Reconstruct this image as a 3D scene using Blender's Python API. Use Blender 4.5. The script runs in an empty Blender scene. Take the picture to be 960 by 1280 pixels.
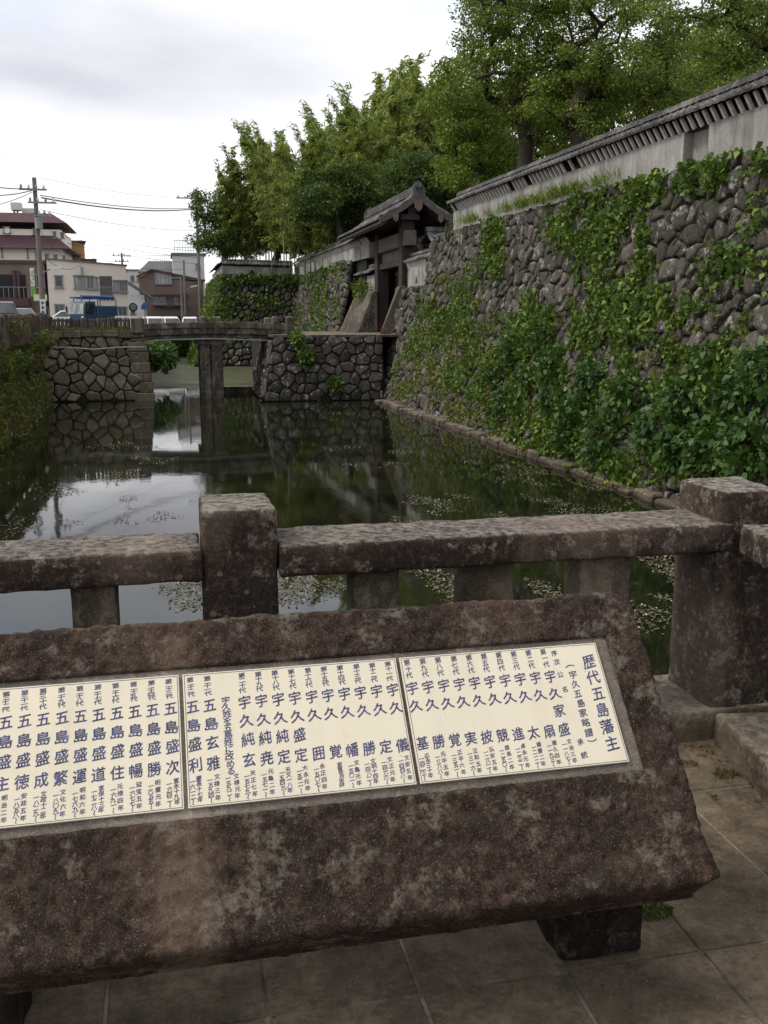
import bpy, bmesh, math, random
import numpy as np
from mathutils import Vector, Matrix, noise as mn
random.seed(7); RS = np.random.RandomState(7)
R = math.radians
SC = bpy.context.scene; COL = SC.collection

# ------------------------------------------------------------------ camera, sky, sun, exposure
EYE = Vector((0, 0, 1.55)); YAW = R(12.55); PIT = R(11.3); FPX = 1200.0
cam = bpy.data.cameras.new('camera'); co = bpy.data.objects.new('camera', cam); COL.objects.link(co)
co.location = EYE; co.rotation_euler = (R(90) - PIT, 0, -YAW)
cam.sensor_fit = 'VERTICAL'; cam.sensor_height = 24; cam.lens = 24 * FPX / 1280
cam.clip_start = 0.05; cam.clip_end = 3000
SC.camera = co
SC.view_settings.view_transform = 'Standard'; SC.view_settings.look = 'None'
SC.view_settings.exposure = 0.60; SC.view_settings.gamma = 1; SC.view_settings.use_curve_mapping = False
SUN_EL, SUN_AZ = 50, 272          # azimuth clockwise from +Y: from the left, over the road
w = bpy.data.worlds.new('World'); SC.world = w; w.use_nodes = True
nt = w.node_tree; nt.nodes.clear()
def wn(t, **k):
    n = nt.nodes.new(t)
    for a, b in k.items(): setattr(n, a, b)
    return n
sky = wn('ShaderNodeTexSky', sky_type='NISHITA', sun_disc=False)
sky.sun_elevation = R(SUN_EL); sky.sun_rotation = R(SUN_AZ); sky.air_density = 1.2; sky.dust_density = 2
bg1 = wn('ShaderNodeBackground'); bg1.inputs['Strength'].default_value = 0.15
nt.links.new(sky.outputs[0], bg1.inputs[0])
tc = wn('ShaderNodeTexCoord'); sep = wn('ShaderNodeSeparateXYZ'); nt.links.new(tc.outputs['Generated'], sep.inputs[0])
zz = wn('ShaderNodeMath', operation='MAXIMUM'); nt.links.new(sep.outputs[2], zz.inputs[0]); zz.inputs[1].default_value = 0.0
za = wn('ShaderNodeMath', operation='ADD'); nt.links.new(zz.outputs[0], za.inputs[0]); za.inputs[1].default_value = 0.16
dx = wn('ShaderNodeMath', operation='DIVIDE'); nt.links.new(sep.outputs[0], dx.inputs[0]); nt.links.new(za.outputs[0], dx.inputs[1])
dy = wn('ShaderNodeMath', operation='DIVIDE'); nt.links.new(sep.outputs[1], dy.inputs[0]); nt.links.new(za.outputs[0], dy.inputs[1])
cx = wn('ShaderNodeCombineXYZ'); nt.links.new(dx.outputs[0], cx.inputs[0]); nt.links.new(dy.outputs[0], cx.inputs[1]); cx.inputs[2].default_value = 3.1
nz = wn('ShaderNodeTexNoise'); nz.inputs['Scale'].default_value = 0.72; nz.inputs['Detail'].default_value = 7; nz.inputs['Roughness'].default_value = 0.52
nz.inputs['Distortion'].default_value = 0.25
nt.links.new(cx.outputs[0], nz.inputs['Vector'])
rp = wn('ShaderNodeValToRGB'); e = rp.color_ramp.elements
e[0].position = 0.24; e[0].color = (0.47, 0.48, 0.53, 1); e[1].position = 0.555; e[1].color = (1.0, 1.0, 1.0, 1)
m_ = e.new(0.43); m_.color = (0.68, 0.69, 0.73, 1)
bz = wn('ShaderNodeValToRGB'); be = bz.color_ramp.elements; be[0].position = 0.13; be[0].color = (0, 0, 0, 1); be[1].position = 0.30; be[1].color = (0, 0, 0, 1); q_ = be.new(0.215); q_.color = (1, 1, 1, 1)
nt.links.new(sep.outputs[2], bz.inputs[0])
bx_ = wn('ShaderNodeMapRange'); bx_.inputs[1].default_value = -0.1; bx_.inputs[2].default_value = 0.33; bx_.inputs[3].default_value = 0.22; bx_.inputs[4].default_value = 0.0; nt.links.new(sep.outputs[0], bx_.inputs[0])
bm_ = wn('ShaderNodeMath', operation='MULTIPLY'); nt.links.new(bz.outputs[0], bm_.inputs[0]); nt.links.new(bx_.outputs[0], bm_.inputs[1])
bs_ = wn('ShaderNodeMath', operation='SUBTRACT'); nt.links.new(nz.outputs[0], bs_.inputs[0]); nt.links.new(bm_.outputs[0], bs_.inputs[1])
nt.links.new(bs_.outputs[0], rp.inputs[0])
bg2 = wn('ShaderNodeBackground'); bg2.inputs['Strength'].default_value = 1.02
nt.links.new(rp.outputs[0], bg2.inputs[0])
nz2 = wn('ShaderNodeTexNoise'); nz2.inputs['Scale'].default_value = 0.9; nz2.inputs['Detail'].default_value = 5
mp2 = wn('ShaderNodeMapping'); mp2.inputs['Location'].default_value = (5.3, 1.2, 0); nt.links.new(cx.outputs[0], mp2.inputs[0]); nt.links.new(mp2.outputs[0], nz2.inputs['Vector'])
rp2 = wn('ShaderNodeMapRange'); rp2.inputs[1].default_value = 0.48; rp2.inputs[2].default_value = 0.62; rp2.inputs[3].default_value = 1.0; rp2.inputs[4].default_value = 0.40
nt.links.new(nz2.outputs[0], rp2.inputs[0])
mx = wn('ShaderNodeMixShader'); nt.links.new(rp2.outputs[0], mx.inputs[0]); nt.links.new(bg1.outputs[0], mx.inputs[1]); nt.links.new(bg2.outputs[0], mx.inputs[2])
wo = wn('ShaderNodeOutputWorld'); nt.links.new(mx.outputs[0], wo.inputs[0])
sl = bpy.data.lights.new('sun', 'SUN'); sl.energy = 1.5; sl.angle = R(10); sl.color = (1, 0.95, 0.87)
so = bpy.data.objects.new('sun', sl); COL.objects.link(so)
sd = Vector((math.sin(R(SUN_AZ)) * math.cos(R(SUN_EL)), math.cos(R(SUN_AZ)) * math.cos(R(SUN_EL)), math.sin(R(SUN_EL))))
so.rotation_euler = sd.to_track_quat('Z', 'Y').to_euler()
SC.cycles.max_bounces = 6; SC.cycles.transparent_max_bounces = 6

# ------------------------------------------------------------------ helpers
_r = Vector((math.cos(YAW), -math.sin(YAW), 0)); _f = Vector((math.sin(YAW) * math.cos(PIT), math.cos(YAW) * math.cos(PIT), -math.sin(PIT))); _d = _f.cross(_r)
def ray(px, py): return _r * ((px - 480) / FPX) + _d * ((py - 640) / FPX) + _f
def aty(px, py, Y): v = ray(px, py); return EYE + v * (Y / v.y)          # point seen at a pixel of the photo at depth Y
def atx(px, py, X): v = ray(px, py); return EYE + v * (X / v.x)
def atz(px, py, Z): v = ray(px, py); return EYE + v * ((Z - EYE.z) / v.z)

def wloc(o):
    v = Vector((0, 0, 0))
    while o is not None: v += o.location; o = o.parent
    return v
def tag(o, label=None, cat=None, group=None, kind=None):
    if label: o['label'] = label
    if cat: o['category'] = cat
    if group: o['group'] = group
    if kind: o['kind'] = kind
    return o
def thing(name, label, cat, loc, group=None):
    o = bpy.data.objects.new(name, None); COL.objects.link(o); o.location = Vector(loc); o.empty_display_size = 0.2
    return tag(o, label, cat, group)
def children(o): return [c for c in bpy.data.objects if c.parent == o]
def copy_tree(o, parent=None, loc=None, rz=None, sc=None, label=None):
    ch = children(o); c = o.copy(); COL.objects.link(c); c.parent = parent
    if loc is not None: c.location = Vector(loc)
    if rz is not None: c.rotation_euler = (0, 0, rz)
    if sc is not None: c.scale = (sc, sc, sc) if isinstance(sc, (int, float)) else sc
    if label: c['label'] = label
    for k in ch: copy_tree(k, c)
    return c
class MB:
    """collects faces (world coordinates) for ONE mesh object"""
    def __init__(s): s.v = []; s.f = []; s.m = []; s.mi = 0
    def add(s, vs, fs):
        b = len(s.v); s.v += [tuple(p) for p in vs]; s.f += [tuple(i + b for i in f) for f in fs]; s.m += [s.mi] * len(fs); return s
    def box(s, a, b, rz=0.0, piv=None, ch=0.0):
        (x0, y0, z0), (x1, y1, z1) = a, b
        if ch > 0:
            c = ch; vs = []
            for (z, i) in ((z0, c), (z0 + c, 0), (z1 - c, 0), (z1, c)):
                for (X, Y, sx, sy) in ((x0, y0, 1, 1), (x1, y0, -1, 1), (x1, y1, -1, -1), (x0, y1, 1, -1)):
                    vs += [(X + sx * (i + c), Y + sy * i, z), (X + sx * i, Y + sy * (i + c), z)]
            fs = []
            ring = [[k * 8 + o for o in (0, 2, 3, 5, 4, 6, 7, 1)] for k in range(4)]
            for k in range(3):
                for i in range(8):
                    j = (i + 1) % 8; fs.append((ring[k][i], ring[k][j], ring[k + 1][j], ring[k + 1][i]))
            fs.append(tuple(ring[0][::-1])); fs.append(tuple(ring[3]))
        else:
            vs = [(x0, y0, z0), (x1, y0, z0), (x1, y1, z0), (x0, y1, z0), (x0, y0, z1), (x1, y0, z1), (x1, y1, z1), (x0, y1, z1)]
            fs = [(0, 3, 2, 1), (4, 5, 6, 7), (0, 1, 5, 4), (1, 2, 6, 5), (2, 3, 7, 6), (3, 0, 4, 7)]
        if rz:
            P = Vector(piv if piv is not None else ((x0 + x1) / 2, (y0 + y1) / 2, 0)); c_, s_ = math.cos(rz), math.sin(rz)
            vs = [(P.x + c_ * (x - P.x) - s_ * (y - P.y), P.y + s_ * (x - P.x) + c_ * (y - P.y), z) for x, y, z in vs]
        return s.add(vs, fs)
    def hexa(s, q):   # 8 corners: bottom 4 ccw, top 4 ccw
        return s.add(q, [(0, 3, 2, 1), (4, 5, 6, 7), (0, 1, 5, 4), (1, 2, 6, 5), (2, 3, 7, 6), (3, 0, 4, 7)])
    def bar(s, a, b, w_, h_, up=(0, 0, 1)):
        a, b = Vector(a), Vector(b); d = (b - a).normalized(); u = Vector(up); x = d.cross(u)
        if x.length < 1e-4: x = d.cross(Vector((1, 0, 0)))
        x.normalize(); u = x.cross(d); x *= w_ / 2; u *= h_ / 2
        return s.hexa([a - x - u, a + x - u, a + x + u, a - x + u, b - x - u, b + x - u, b + x + u, b - x + u])
    def tube(s, pts, rad, n=6, cap=True):
        pts = [Vector(p) for p in pts]; N = len(pts)
        rr = rad if isinstance(rad, (list, tuple)) else [rad] * N
        vs = []; fs = []; x = None
        for i, p in enumerate(pts):
            d = (pts[min(i + 1, N - 1)] - pts[max(i - 1, 0)]).normalized()
            if x is None: x = d.orthogonal().normalized()
            else:
                x = x - d * x.dot(d); x = x.normalized() if x.length > 1e-5 else d.orthogonal().normalized()
            y = d.cross(x)
            for k in range(n):
                a = 2 * math.pi * k / n; vs.append(p + (x * math.cos(a) + y * math.sin(a)) * rr[i])
        for i in range(N - 1):
            for k in range(n):
                k2 = (k + 1) % n; fs.append((i * n + k, i * n + k2, (i + 1) * n + k2, (i + 1) * n + k))
        if cap: fs.append(tuple(range(n))[::-1]); fs.append(tuple((N - 1) * n + k for k in range(n)))
        return s.add(vs, fs)
    def prism(s, prof, a, b):   # prof: list of (p) 3D offsets at a ; swept to b
        a, b = Vector(a), Vector(b); n = len(prof)
        vs = [a + Vector(p) for p in prof] + [b + Vector(p) for p in prof]
        fs = [tuple(range(n))[::-1], tuple(range(n, 2 * n))] + [(i, (i + 1) % n, n + (i + 1) % n, n + i) for i in range(n)]
        return s.add(vs, fs)
    def grid(s, rows):
        nr, nc = len(rows), len(rows[0]); vs = [p for r_ in rows for p in r_]
        return s.add(vs, [(i * nc + j, i * nc + j + 1, (i + 1) * nc + j + 1, (i + 1) * nc + j) for i in range(nr - 1) for j in range(nc - 1)])
    def build(s, name, mat, parent=None, smooth=False, fixn=True, bevel=0.0):
        off = wloc(parent) if parent is not None else Vector((0, 0, 0))
        me = bpy.data.meshes.new(name); me.from_pydata([(x - off.x, y - off.y, z - off.z) for x, y, z in s.v], [], s.f)
        for m in (mat if isinstance(mat, (list, tuple)) else [mat]): me.materials.append(m)
        if any(s.m): me.polygons.foreach_set('material_index', s.m)
        if fixn:
            bm = bmesh.new(); bm.from_mesh(me); bmesh.ops.recalc_face_normals(bm, faces=bm.faces); bm.to_mesh(me); bm.free()
        if smooth: me.polygons.foreach_set('use_smooth', [True] * len(me.polygons))
        me.update()
        o = bpy.data.objects.new(name, me); COL.objects.link(o)
        if parent is not None: o.parent = parent
        if bevel:
            md = o.modifiers.new('bevel', 'BEVEL'); md.width = bevel; md.segments = 2; md.limit_method = 'ANGLE'
        return o
def leaf_mesh(name, C, size, aspect, mat, parent=None, up=0.5, droop=0.0, dirs=None, fold=0.18):
    """many small pointed leaves (one folded rhombus each) in one mesh; C (N,3) centres, size (N,)"""
    N = len(C); C = np.asarray(C, float); off = np.array(wloc(parent)) if parent is not None else np.zeros(3)
    size = np.broadcast_to(np.asarray(size, float), (N,))
    n = RS.normal(size=(N, 3)); n /= np.linalg.norm(n, axis=1)[:, None]; n[:, 2] = n[:, 2] + up
    n /= np.linalg.norm(n, axis=1)[:, None]
    a = RS.normal(size=(N, 3)) if dirs is None else dirs + RS.normal(size=(N, 3)) * 0.45
    a[:, 2] -= droop
    a -= n * np.sum(a * n, axis=1)[:, None]; a /= (np.linalg.norm(a, axis=1)[:, None] + 1e-9)
    b = np.cross(n, a)
    L = size[:, None]; W = L * aspect
    P0 = C - a * L * 0.5; P2 = C + a * L * 0.5 - n * L * 0.12
    P1 = C + b * W * 0.5 - a * L * 0.06 + n * W * fold; P3 = C - b * W * 0.5 - a * L * 0.06 + n * W * fold
    V = np.stack([P0, P1, P2, P3], 1).reshape(-1, 3) - off
    me = bpy.data.meshes.new(name); me.vertices.add(4 * N); me.vertices.foreach_set('co', V.ravel())
    me.loops.add(4 * N); me.loops.foreach_set('vertex_index', np.arange(4 * N, dtype=np.int32))
    me.polygons.add(N); me.polygons.foreach_set('loop_start', np.arange(0, 4 * N, 4, dtype=np.int32)); me.polygons.foreach_set('loop_total', np.full(N, 4, dtype=np.int32))
    me.update(calc_edges=True); me.materials.append(mat)
    o = bpy.data.objects.new(name, me); COL.objects.link(o)
    if parent is not None: o.parent = parent
    return o

# ------------------------------------------------------------------ materials
class NM:
    def __init__(s, name):
        s.m = bpy.data.materials.new(name); s.m.use_nodes = True; s.t = s.m.node_tree; s.n = s.t.nodes; s.n.clear()
        s.out = s.n.new('ShaderNodeOutputMaterial')
    def l(s, a, b): s.t.links.new(a, b)
    def co(s, scale=(1, 1, 1), loc=(0, 0, 0)):
        c = s.n.new('ShaderNodeTexCoord'); m = s.n.new('ShaderNodeMapping'); m.inputs['Scale'].default_value = scale; m.inputs['Location'].default_value = loc
        s.l(c.outputs['Object'], m.inputs[0]); return m.outputs[0]
    def noise(s, sc, det=5, rough=0.6, co=None, dist=0.0):
        n = s.n.new('ShaderNodeTexNoise'); n.inputs['Scale'].default_value = sc; n.inputs['Detail'].default_value = det; n.inputs['Roughness'].default_value = rough; n.inputs['Distortion'].default_value = dist
        s.l(co if co is not None else s.co(), n.inputs['Vector']); return n.outputs[0]
    def vor(s, sc, co=None, feat='F1', rnd=1.0):
        n = s.n.new('ShaderNodeTexVoronoi'); n.inputs['Scale'].default_value = sc; n.feature = feat; n.inputs['Randomness'].default_value = rnd
        s.l(co if co is not None else s.co(), n.inputs['Vector']); return n
    def ramp(s, f, stops):
        r = s.n.new('ShaderNodeValToRGB'); el = r.color_ramp.elements
        while len(el) < len(stops): el.new(0.5)
        for e_, (p, c) in zip(el, stops):
            e_.position = p; e_.color = (c, c, c, 1) if isinstance(c, (int, float)) else (*c, 1)
        s.l(f, r.inputs[0]); return r.outputs[0]
    def mix(s, f, a, b, mode='MIX'):
        m = s.n.new('ShaderNodeMix'); m.data_type = 'RGBA'; m.blend_type = mode
        for sock, v in ((m.inputs[0], f), (m.inputs[6], a), (m.inputs[7], b)):
            if isinstance(v, (int, float)): sock.default_value = v if sock.type == 'VALUE' else (v, v, v, 1)
            elif isinstance(v, (tuple, list)): sock.default_value = (*v, 1)
            else: s.l(v, sock)
        return m.outputs[2]
    def math(s, op, a, b=0.0):
        m = s.n.new('ShaderNodeMath'); m.operation = op
        for sock, v in zip(m.inputs, (a, b)):
            if isinstance(v, (int, float)): sock.default_value = v
            else: s.l(v, sock)
        return m.outputs[0]
    def island(s): return s.n.new('ShaderNodeNewGeometry').outputs['Random Per Island']
    def bump(s, h, st=0.5, dist=0.02, nrm=None):
        b = s.n.new('ShaderNodeBump'); b.inputs['Strength'].default_value = st; b.inputs['Distance'].default_value = dist; s.l(h, b.inputs['Height'])
        if nrm is not None: s.l(nrm, b.inputs['Normal'])
        return b.outputs[0]
    def done(s, color, rough=0.9, nrm=None, spec=0.3, metal=0.0):
        p = s.n.new('ShaderNodeBsdfPrincipled')
        for k, v in (('Base Color', color), ('Roughness', rough)):
            if isinstance(v, (int, float)): p.inputs[k].default_value = v
            elif isinstance(v, tuple): p.inputs[k].default_value = (*v, 1)
            else: s.l(v, p.inputs[k])
        p.inputs['Specular IOR Level'].default_value = spec; p.inputs['Metallic'].default_value = metal
        if nrm is not None: s.l(nrm, p.inputs['Normal'])
        s.l(p.outputs[0], s.out.inputs[0]); return s.m

def mat_granite(name, dark, mid, pale, lich=0.5, spots=0.0, sc=1.0, bumpd=0.012, top=0.0, speck=0.5, streak=None, grain=0.35, flake=0.14, soft=0):
    """weathered brown stone: dark algae stain, paler scraped patches, crusty lichen and round lichen discs"""
    a = NM(name); c = a.co() if streak is None else a.co(scale=streak)
    n1 = a.noise(2.6 * sc, 12, 0.80, c, 0.15); n2 = a.noise(12 * sc, 10, 0.82); n3 = a.noise(55 * sc, 6, 0.8)
    w1 = .0; col = a.ramp(n1, [(0.39 - w1, dark), (0.51, mid), (0.63 + w1, pale)])
    col = a.mix(0.50, col, a.ramp(n2, [(0.40, tuple(x * 0.5 for x in dark)), (0.52, mid), (0.63, tuple(min(1, x * 1.3) for x in pale))]))
    col = a.mix(a.ramp(n3, [(0.3, 0.75), (0.7, 0.0)]), col, tuple(x * 0.35 for x in dark))
    n0 = a.noise(1.7, 4, 0.55, a.co(scale=(1.6, .45, .45), loc=(6, 2, 8)), 0.3)      # broad damp and dry runs
    col = a.mix(a.ramp(n0, [(0.43, 0.6), (0.51, 0.0)]), col, tuple(x * 0.7 for x in dark)); col = a.mix(a.ramp(n0, [(0.51, 0.0), (0.60, 0.55)]), col, tuple(x * 0.85 for x in pale))
    # crusts
    l1 = a.math('MULTIPLY', a.ramp(a.noise(5.5 * sc, 9, 0.68, a.co(loc=(3, 7, 1))), [(0.53, 0), (0.585, 1)]), a.ramp(a.noise(38 * sc, 4, 0.7), [(0.40, 0), (0.56, 1)]))
    col = a.mix(a.math('MULTIPLY', l1, lich), col, (0.30, 0.255, 0.20))
    v = a.vor(120 * sc); sp = a.math('MULTIPLY', a.math('LESS_THAN', v.outputs['Distance'], 0.22), a.ramp(v.outputs['Color'], [(0.80, 0), (0.82, 1)]))
    col = a.mix(a.math('MULTIPLY', sp, speck), col, (0.36, 0.33, 0.28))
    if spots:
        for s_, th in ((13, 0.17), (24, 0.2)):
            v = a.vor(s_ * sc, a.co(loc=(s_, 2, 5))); wob = a.math('ADD', v.outputs['Distance'], a.math('MULTIPLY', a.math('SUBTRACT', n3, 0.5), 0.16))
            m_ = a.math('MULTIPLY', a.math('LESS_THAN', wob, th * 1.6), a.ramp(v.outputs['Color'], [(0.74, 0), (0.76, 1)]))
            col = a.mix(a.math('MULTIPLY', a.math('MULTIPLY', m_, a.ramp(v.outputs['Color'], [(0.7, .25), (1.0, 1.0)])), spots), col, (0.34, 0.32, 0.24))
    if top:
        g = a.n.new('ShaderNodeNewGeometry'); sz = a.n.new('ShaderNodeSeparateXYZ'); a.l(g.outputs['Normal'], sz.inputs[0])
        t_ = a.math('MULTIPLY', a.ramp(sz.outputs[2], [(0.6, 0), (0.9, 1)]), a.ramp(a.noise(16 * sc, 7, 0.7), [(0.40, 0), (0.60, 1)]))
        col = a.mix(a.math('MULTIPLY', t_, top), col, (0.38, 0.345, 0.30))
    n4 = a.noise(150 * sc, 3, 0.8, a.co(loc=(1, 8, 2))); pit = a.vor(34 * sc, a.co(loc=(7, 1, 4)))
    col = a.mix(a.ramp(n4, [(0.56, 0.0), (0.72, grain)]), col, tuple(min(1, x * 2.3) for x in pale))
    col = a.mix(a.ramp(n4, [(0.30, grain), (0.46, 0.0)]), col, tuple(x * 0.25 for x in dark))
    fl = a.noise(24 * sc, 9, 0.66, a.co(scale=(1, .7, .7), loc=(2, 9, 4)), 0.25)
    col = a.mix(a.ramp(fl, [(0.54, 0.0), (0.575, flake), (0.66, flake * 1.3), (0.70, flake)]), col, tuple(min(1, x * 1.35) for x in pale))
    col = a.mix(a.ramp(fl, [(0.36, flake * 1.4), (0.43, flake), (0.46, 0.0)]), col, tuple(x * 0.6 for x in dark))
    h = a.math('ADD', a.math('ADD', a.math('ADD', a.math('MULTIPLY', n2, 1.0), a.math('MULTIPLY', fl, 1.4)), a.math('MULTIPLY', n3, 0.7)), a.math('MULTIPLY', pit.outputs['Distance'], 0.35))
    return a.done(col, 0.93, a.bump(h, 1.0, bumpd), 0.2)

def mat_rubble(name, dark, mid, pale, lich=0.6, moss=0.3):
    a = NM(name); isl = a.island()
    col = a.ramp(isl, [(0.0, dark), (0.5, mid), (1.0, pale)])
    n2 = a.noise(3.2, 7, 0.65); n3 = a.noise(16, 6, 0.7)
    col = a.mix(0.6, col, a.ramp(n3, [(0.33, tuple(x * 0.4 for x in dark)), (0.55, mid), (0.75, pale)]))
    col = a.mix(a.math('MULTIPLY', a.ramp(a.noise(1.1, 4, 0.6), [(0.5, 0), (0.62, 1)]), moss), col, (0.035, 0.045, 0.018))
    l1 = a.math('MULTIPLY', a.ramp(n2, [(0.53, 0), (0.60, 1)]), a.ramp(a.noise(9, 5, 0.7, a.co(loc=(4, 4, 9))), [(0.46, 0), (0.56, 1)]))
    col = a.mix(a.math('MULTIPLY', l1, lich), col, (0.34, 0.325, 0.30))
    return a.done(col, 0.95, a.bump(a.math('ADD', n3, a.math('MULTIPLY', n2, 0.6)), 0.8, 0.05), 0.15)

def mat_leaf(name, c0, c1, c2, trans=0.35, patch=0.35, gloss=0.25, big=(0.5, 0.75)):
    a = NM(name); isl = a.island()
    col = a.ramp(isl, [(0.0, c0), (0.55, c1), (1.0, c2)])
    col = a.mix(a.ramp(a.noise(big[0], 3, 0.5), [(0.38, patch), (0.6, 0.0)]), col, tuple(x * big[1] for x in c0))
    d = a.n.new('ShaderNodeBsdfPrincipled'); a.l(col, d.inputs['Base Color']); d.inputs['Roughness'].default_value = 0.5; d.inputs['Specular IOR Level'].default_value = gloss
    t = a.n.new('ShaderNodeBsdfTranslucent'); tcol = a.mix(0.5, col, (0.10, 0.14, 0.01)); a.l(tcol, t.inputs[0])
    m = a.n.new('ShaderNodeMixShader'); m.inputs[0].default_value = trans; a.l(d.outputs[0], m.inputs[1]); a.l(t.outputs[0], m.inputs[2]); a.l(m.outputs[0], a.out.inputs[0])
    return a.m
def mat_plain(name, col, rough=0.7, var=0.15, sc=3.0, spec=0.3, metal=0.0, bump=0.0):
    a = NM(name); n = a.noise(sc, 6, 0.6); n2 = a.noise(sc * 9, 4, 0.6)
    c = a.mix(a.ramp(n, [(0.35, 1), (0.65, 0)]), col, tuple(x * (1 - var) for x in col))
    c = a.mix(a.ramp(n2, [(0.3, var), (0.6, 0)]), c, tuple(x * 0.6 for x in col))
    return a.done(c, rough, a.bump(n2, 0.5, bump) if bump else None, spec, metal)
def mat_plaster(name):
    a = NM(name); n1 = a.noise(0.9, 6, 0.6); st = a.noise(2.4, 7, 0.65, a.co(scale=(1, 1, 0.22)), 0.5); n3 = a.noise(14, 5, 0.7)
    col = a.ramp(st, [(0.32, (0.09, 0.084, 0.075)), (0.48, (0.235, 0.225, 0.205)), (0.66, (0.40, 0.385, 0.355))])
    col = a.mix(0.4, col, a.ramp(n1, [(0.38, (0.11, 0.105, 0.095)), (0.62, (0.40, 0.385, 0.35))]))
    col = a.mix(a.ramp(n3, [(0.28, 0.6), (0.5, 0.0)]), col, (0.15, 0.14, 0.12))
    return a.done(col, 0.95, a.bump(n3, 0.4, 0.02), 0.1)

DK, MD, PL = (0.026, 0.018, 0.0135), (0.062, 0.047, 0.038), (0.135, 0.107, 0.083)
M = {}
M['slab'] = mat_granite('monument stone', (0.043, 0.026, 0.018), (0.132, 0.082, 0.058), (0.347, 0.232, 0.167), 0.75, 0.0, 1.6, 0.045, 0.1, 0.9, streak=(1.0, 0.3, 0.3), grain=0.45, flake=0.10, soft=1)
M['support'] = mat_granite('shadow darkened support stone', (0.014, 0.011, 0.008), (0.034, 0.026, 0.020), (0.085, 0.066, 0.05), 0.3, 0.0, 1.3, 0.02, 0.0, 0.5)  # darker than the slab stone: the shadow beneath the slab is put into its colour
M['rail'] = mat_granite('railing stone', (0.031, 0.021, 0.016), (0.072, 0.047, 0.037), (0.202, 0.141, 0.102), 0.85, 0.0, 2.1, 0.012, 0.6, 0.5)
M['post'] = mat_granite('post stone', DK, (0.071, 0.048, 0.037), (0.188, 0.137, 0.102), 0.7, 0.8, 1.9, 0.012, 0.8, 0.5)
M['postside'] = mat_granite('baluster stone', (0.07, 0.056, 0.038), (0.16, 0.130, 0.092), (0.26, 0.215, 0.155), 0.4, 0.0, 1.0, 0.008, 0.3, 0.4, streak=(1, 1, 0.4))
M['kerb'] = mat_granite('kerb stone', (0.050, 0.036, 0.024), (0.110, 0.083, 0.056), (0.209, 0.165, 0.117), 0.4, 0.0, 1.2, 0.006, 0.3, 0.4)
M['rubble'] = mat_rubble('castle wall stone', (0.031, 0.026, 0.022), (0.078, 0.067, 0.055), (0.179, 0.155, 0.131), 0.8, 0.45)
M['rubble2'] = mat_rubble('abutment stone', (0.063, 0.051, 0.037), (0.140, 0.118, 0.083), (0.266, 0.226, 0.165), 0.35, 0.35)
M['earth'] = mat_plain('dark earth between stones', (0.018, 0.016, 0.011), 0.98, 0.3, 2.0)
M['plaster'] = mat_plaster('weathered lime plaster')
M['tile'] = mat_granite('grey roof tile', (0.045, 0.044, 0.045), (0.11, 0.106, 0.103), (0.24, 0.23, 0.22), 0.35, 0.0, 0.5, 0.01, 0.2, 0.2)
M['wood'] = mat_plain('dark weathered timber', (0.040, 0.030, 0.026), 0.85, 0.4, 2.5)
M['woodgrey'] = mat_plain('grey weathered timber', (0.11, 0.095, 0.085), 0.85, 0.4, 3)
M['raf'] = mat_plain('limewashed rafters', (0.80, 0.74, 0.66), 0.9, 0.35, 4)
M['bridge'] = mat_granite('bridge stone', (0.04, 0.034, 0.026), (0.10, 0.086, 0.068), (0.19, 0.165, 0.13), 0.4, 0.0, 0.6, 0.02, 0.35, 0.1)
M['bark'] = mat_plain('bark', (0.055, 0.042, 0.032), 0.95, 0.5, 2.0, bump=0.03)
M['leafA'] = mat_leaf('camphor leaves', (0.074, 0.117, 0.025), (0.180, 0.255, 0.041), (0.358, 0.406, 0.069), 0.45, 0.45)
M['leafB'] = mat_leaf('spring leaves', (0.076, 0.134, 0.020), (0.173, 0.260, 0.037), (0.318, 0.388, 0.058), 0.45, 0.35)
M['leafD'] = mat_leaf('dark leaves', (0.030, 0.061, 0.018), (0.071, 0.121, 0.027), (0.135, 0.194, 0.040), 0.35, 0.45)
M['bamboo'] = mat_leaf('bamboo leaves', (0.138, 0.184, 0.038), (0.285, 0.355, 0.077), (0.462, 0.512, 0.146), 0.5, 0.3, 0.25, (0.35, 0.8))
M['culm'] = mat_plain('bamboo culm', (0.20, 0.21, 0.09), 0.5, 0.3, 2)
M['ivy'] = mat_leaf('ivy leaves', (0.041, 0.086, 0.013), (0.101, 0.176, 0.026), (0.216, 0.286, 0.043), 0.3, 0.4, 0.3, (0.8, 0.7))
M['ivyY'] = mat_leaf('yellowing creeper', (0.071, 0.101, 0.014), (0.170, 0.203, 0.031), (0.273, 0.281, 0.062), 0.3, 0.3, 0.2, (0.8, 0.7))
M['shrub'] = mat_leaf('broad shrub leaves', (0.027, 0.071, 0.015), (0.058, 0.137, 0.027), (0.126, 0.221, 0.040), 0.28, 0.4, 0.35, (1.2, 0.6))
M['grass'] = mat_leaf('grass', (0.07, 0.12, 0.016), (0.14, 0.21, 0.03), (0.24, 0.28, 0.06), 0.4, 0.3, 0.15)
M['dryweed'] = mat_leaf('dry weeds', (0.078, 0.058, 0.029), (0.124, 0.107, 0.047), (0.169, 0.182, 0.065), 0.3, 0.4, 0.1)
M['pweed'] = mat_leaf('floating weed', (0.06, 0.056, 0.028), (0.115, 0.105, 0.058), (0.22, 0.195, 0.13), 0.1, 0.2, 0.2)
M['asphalt'] = mat_plain('asphalt', (0.07, 0.068, 0.065), 0.9, 0.2, 0.6)
M['metal'] = mat_plain('grey metal', (0.22, 0.22, 0.22), 0.5, 0.2, 3, 0.5)
M['concrete'] = mat_plain('pole concrete', (0.17, 0.15, 0.135), 0.9, 0.2, 1.5)
M['white'] = mat_plain('white paint', (0.648, 0.639, 0.621), 0.5, 0.08, 2)
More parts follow.
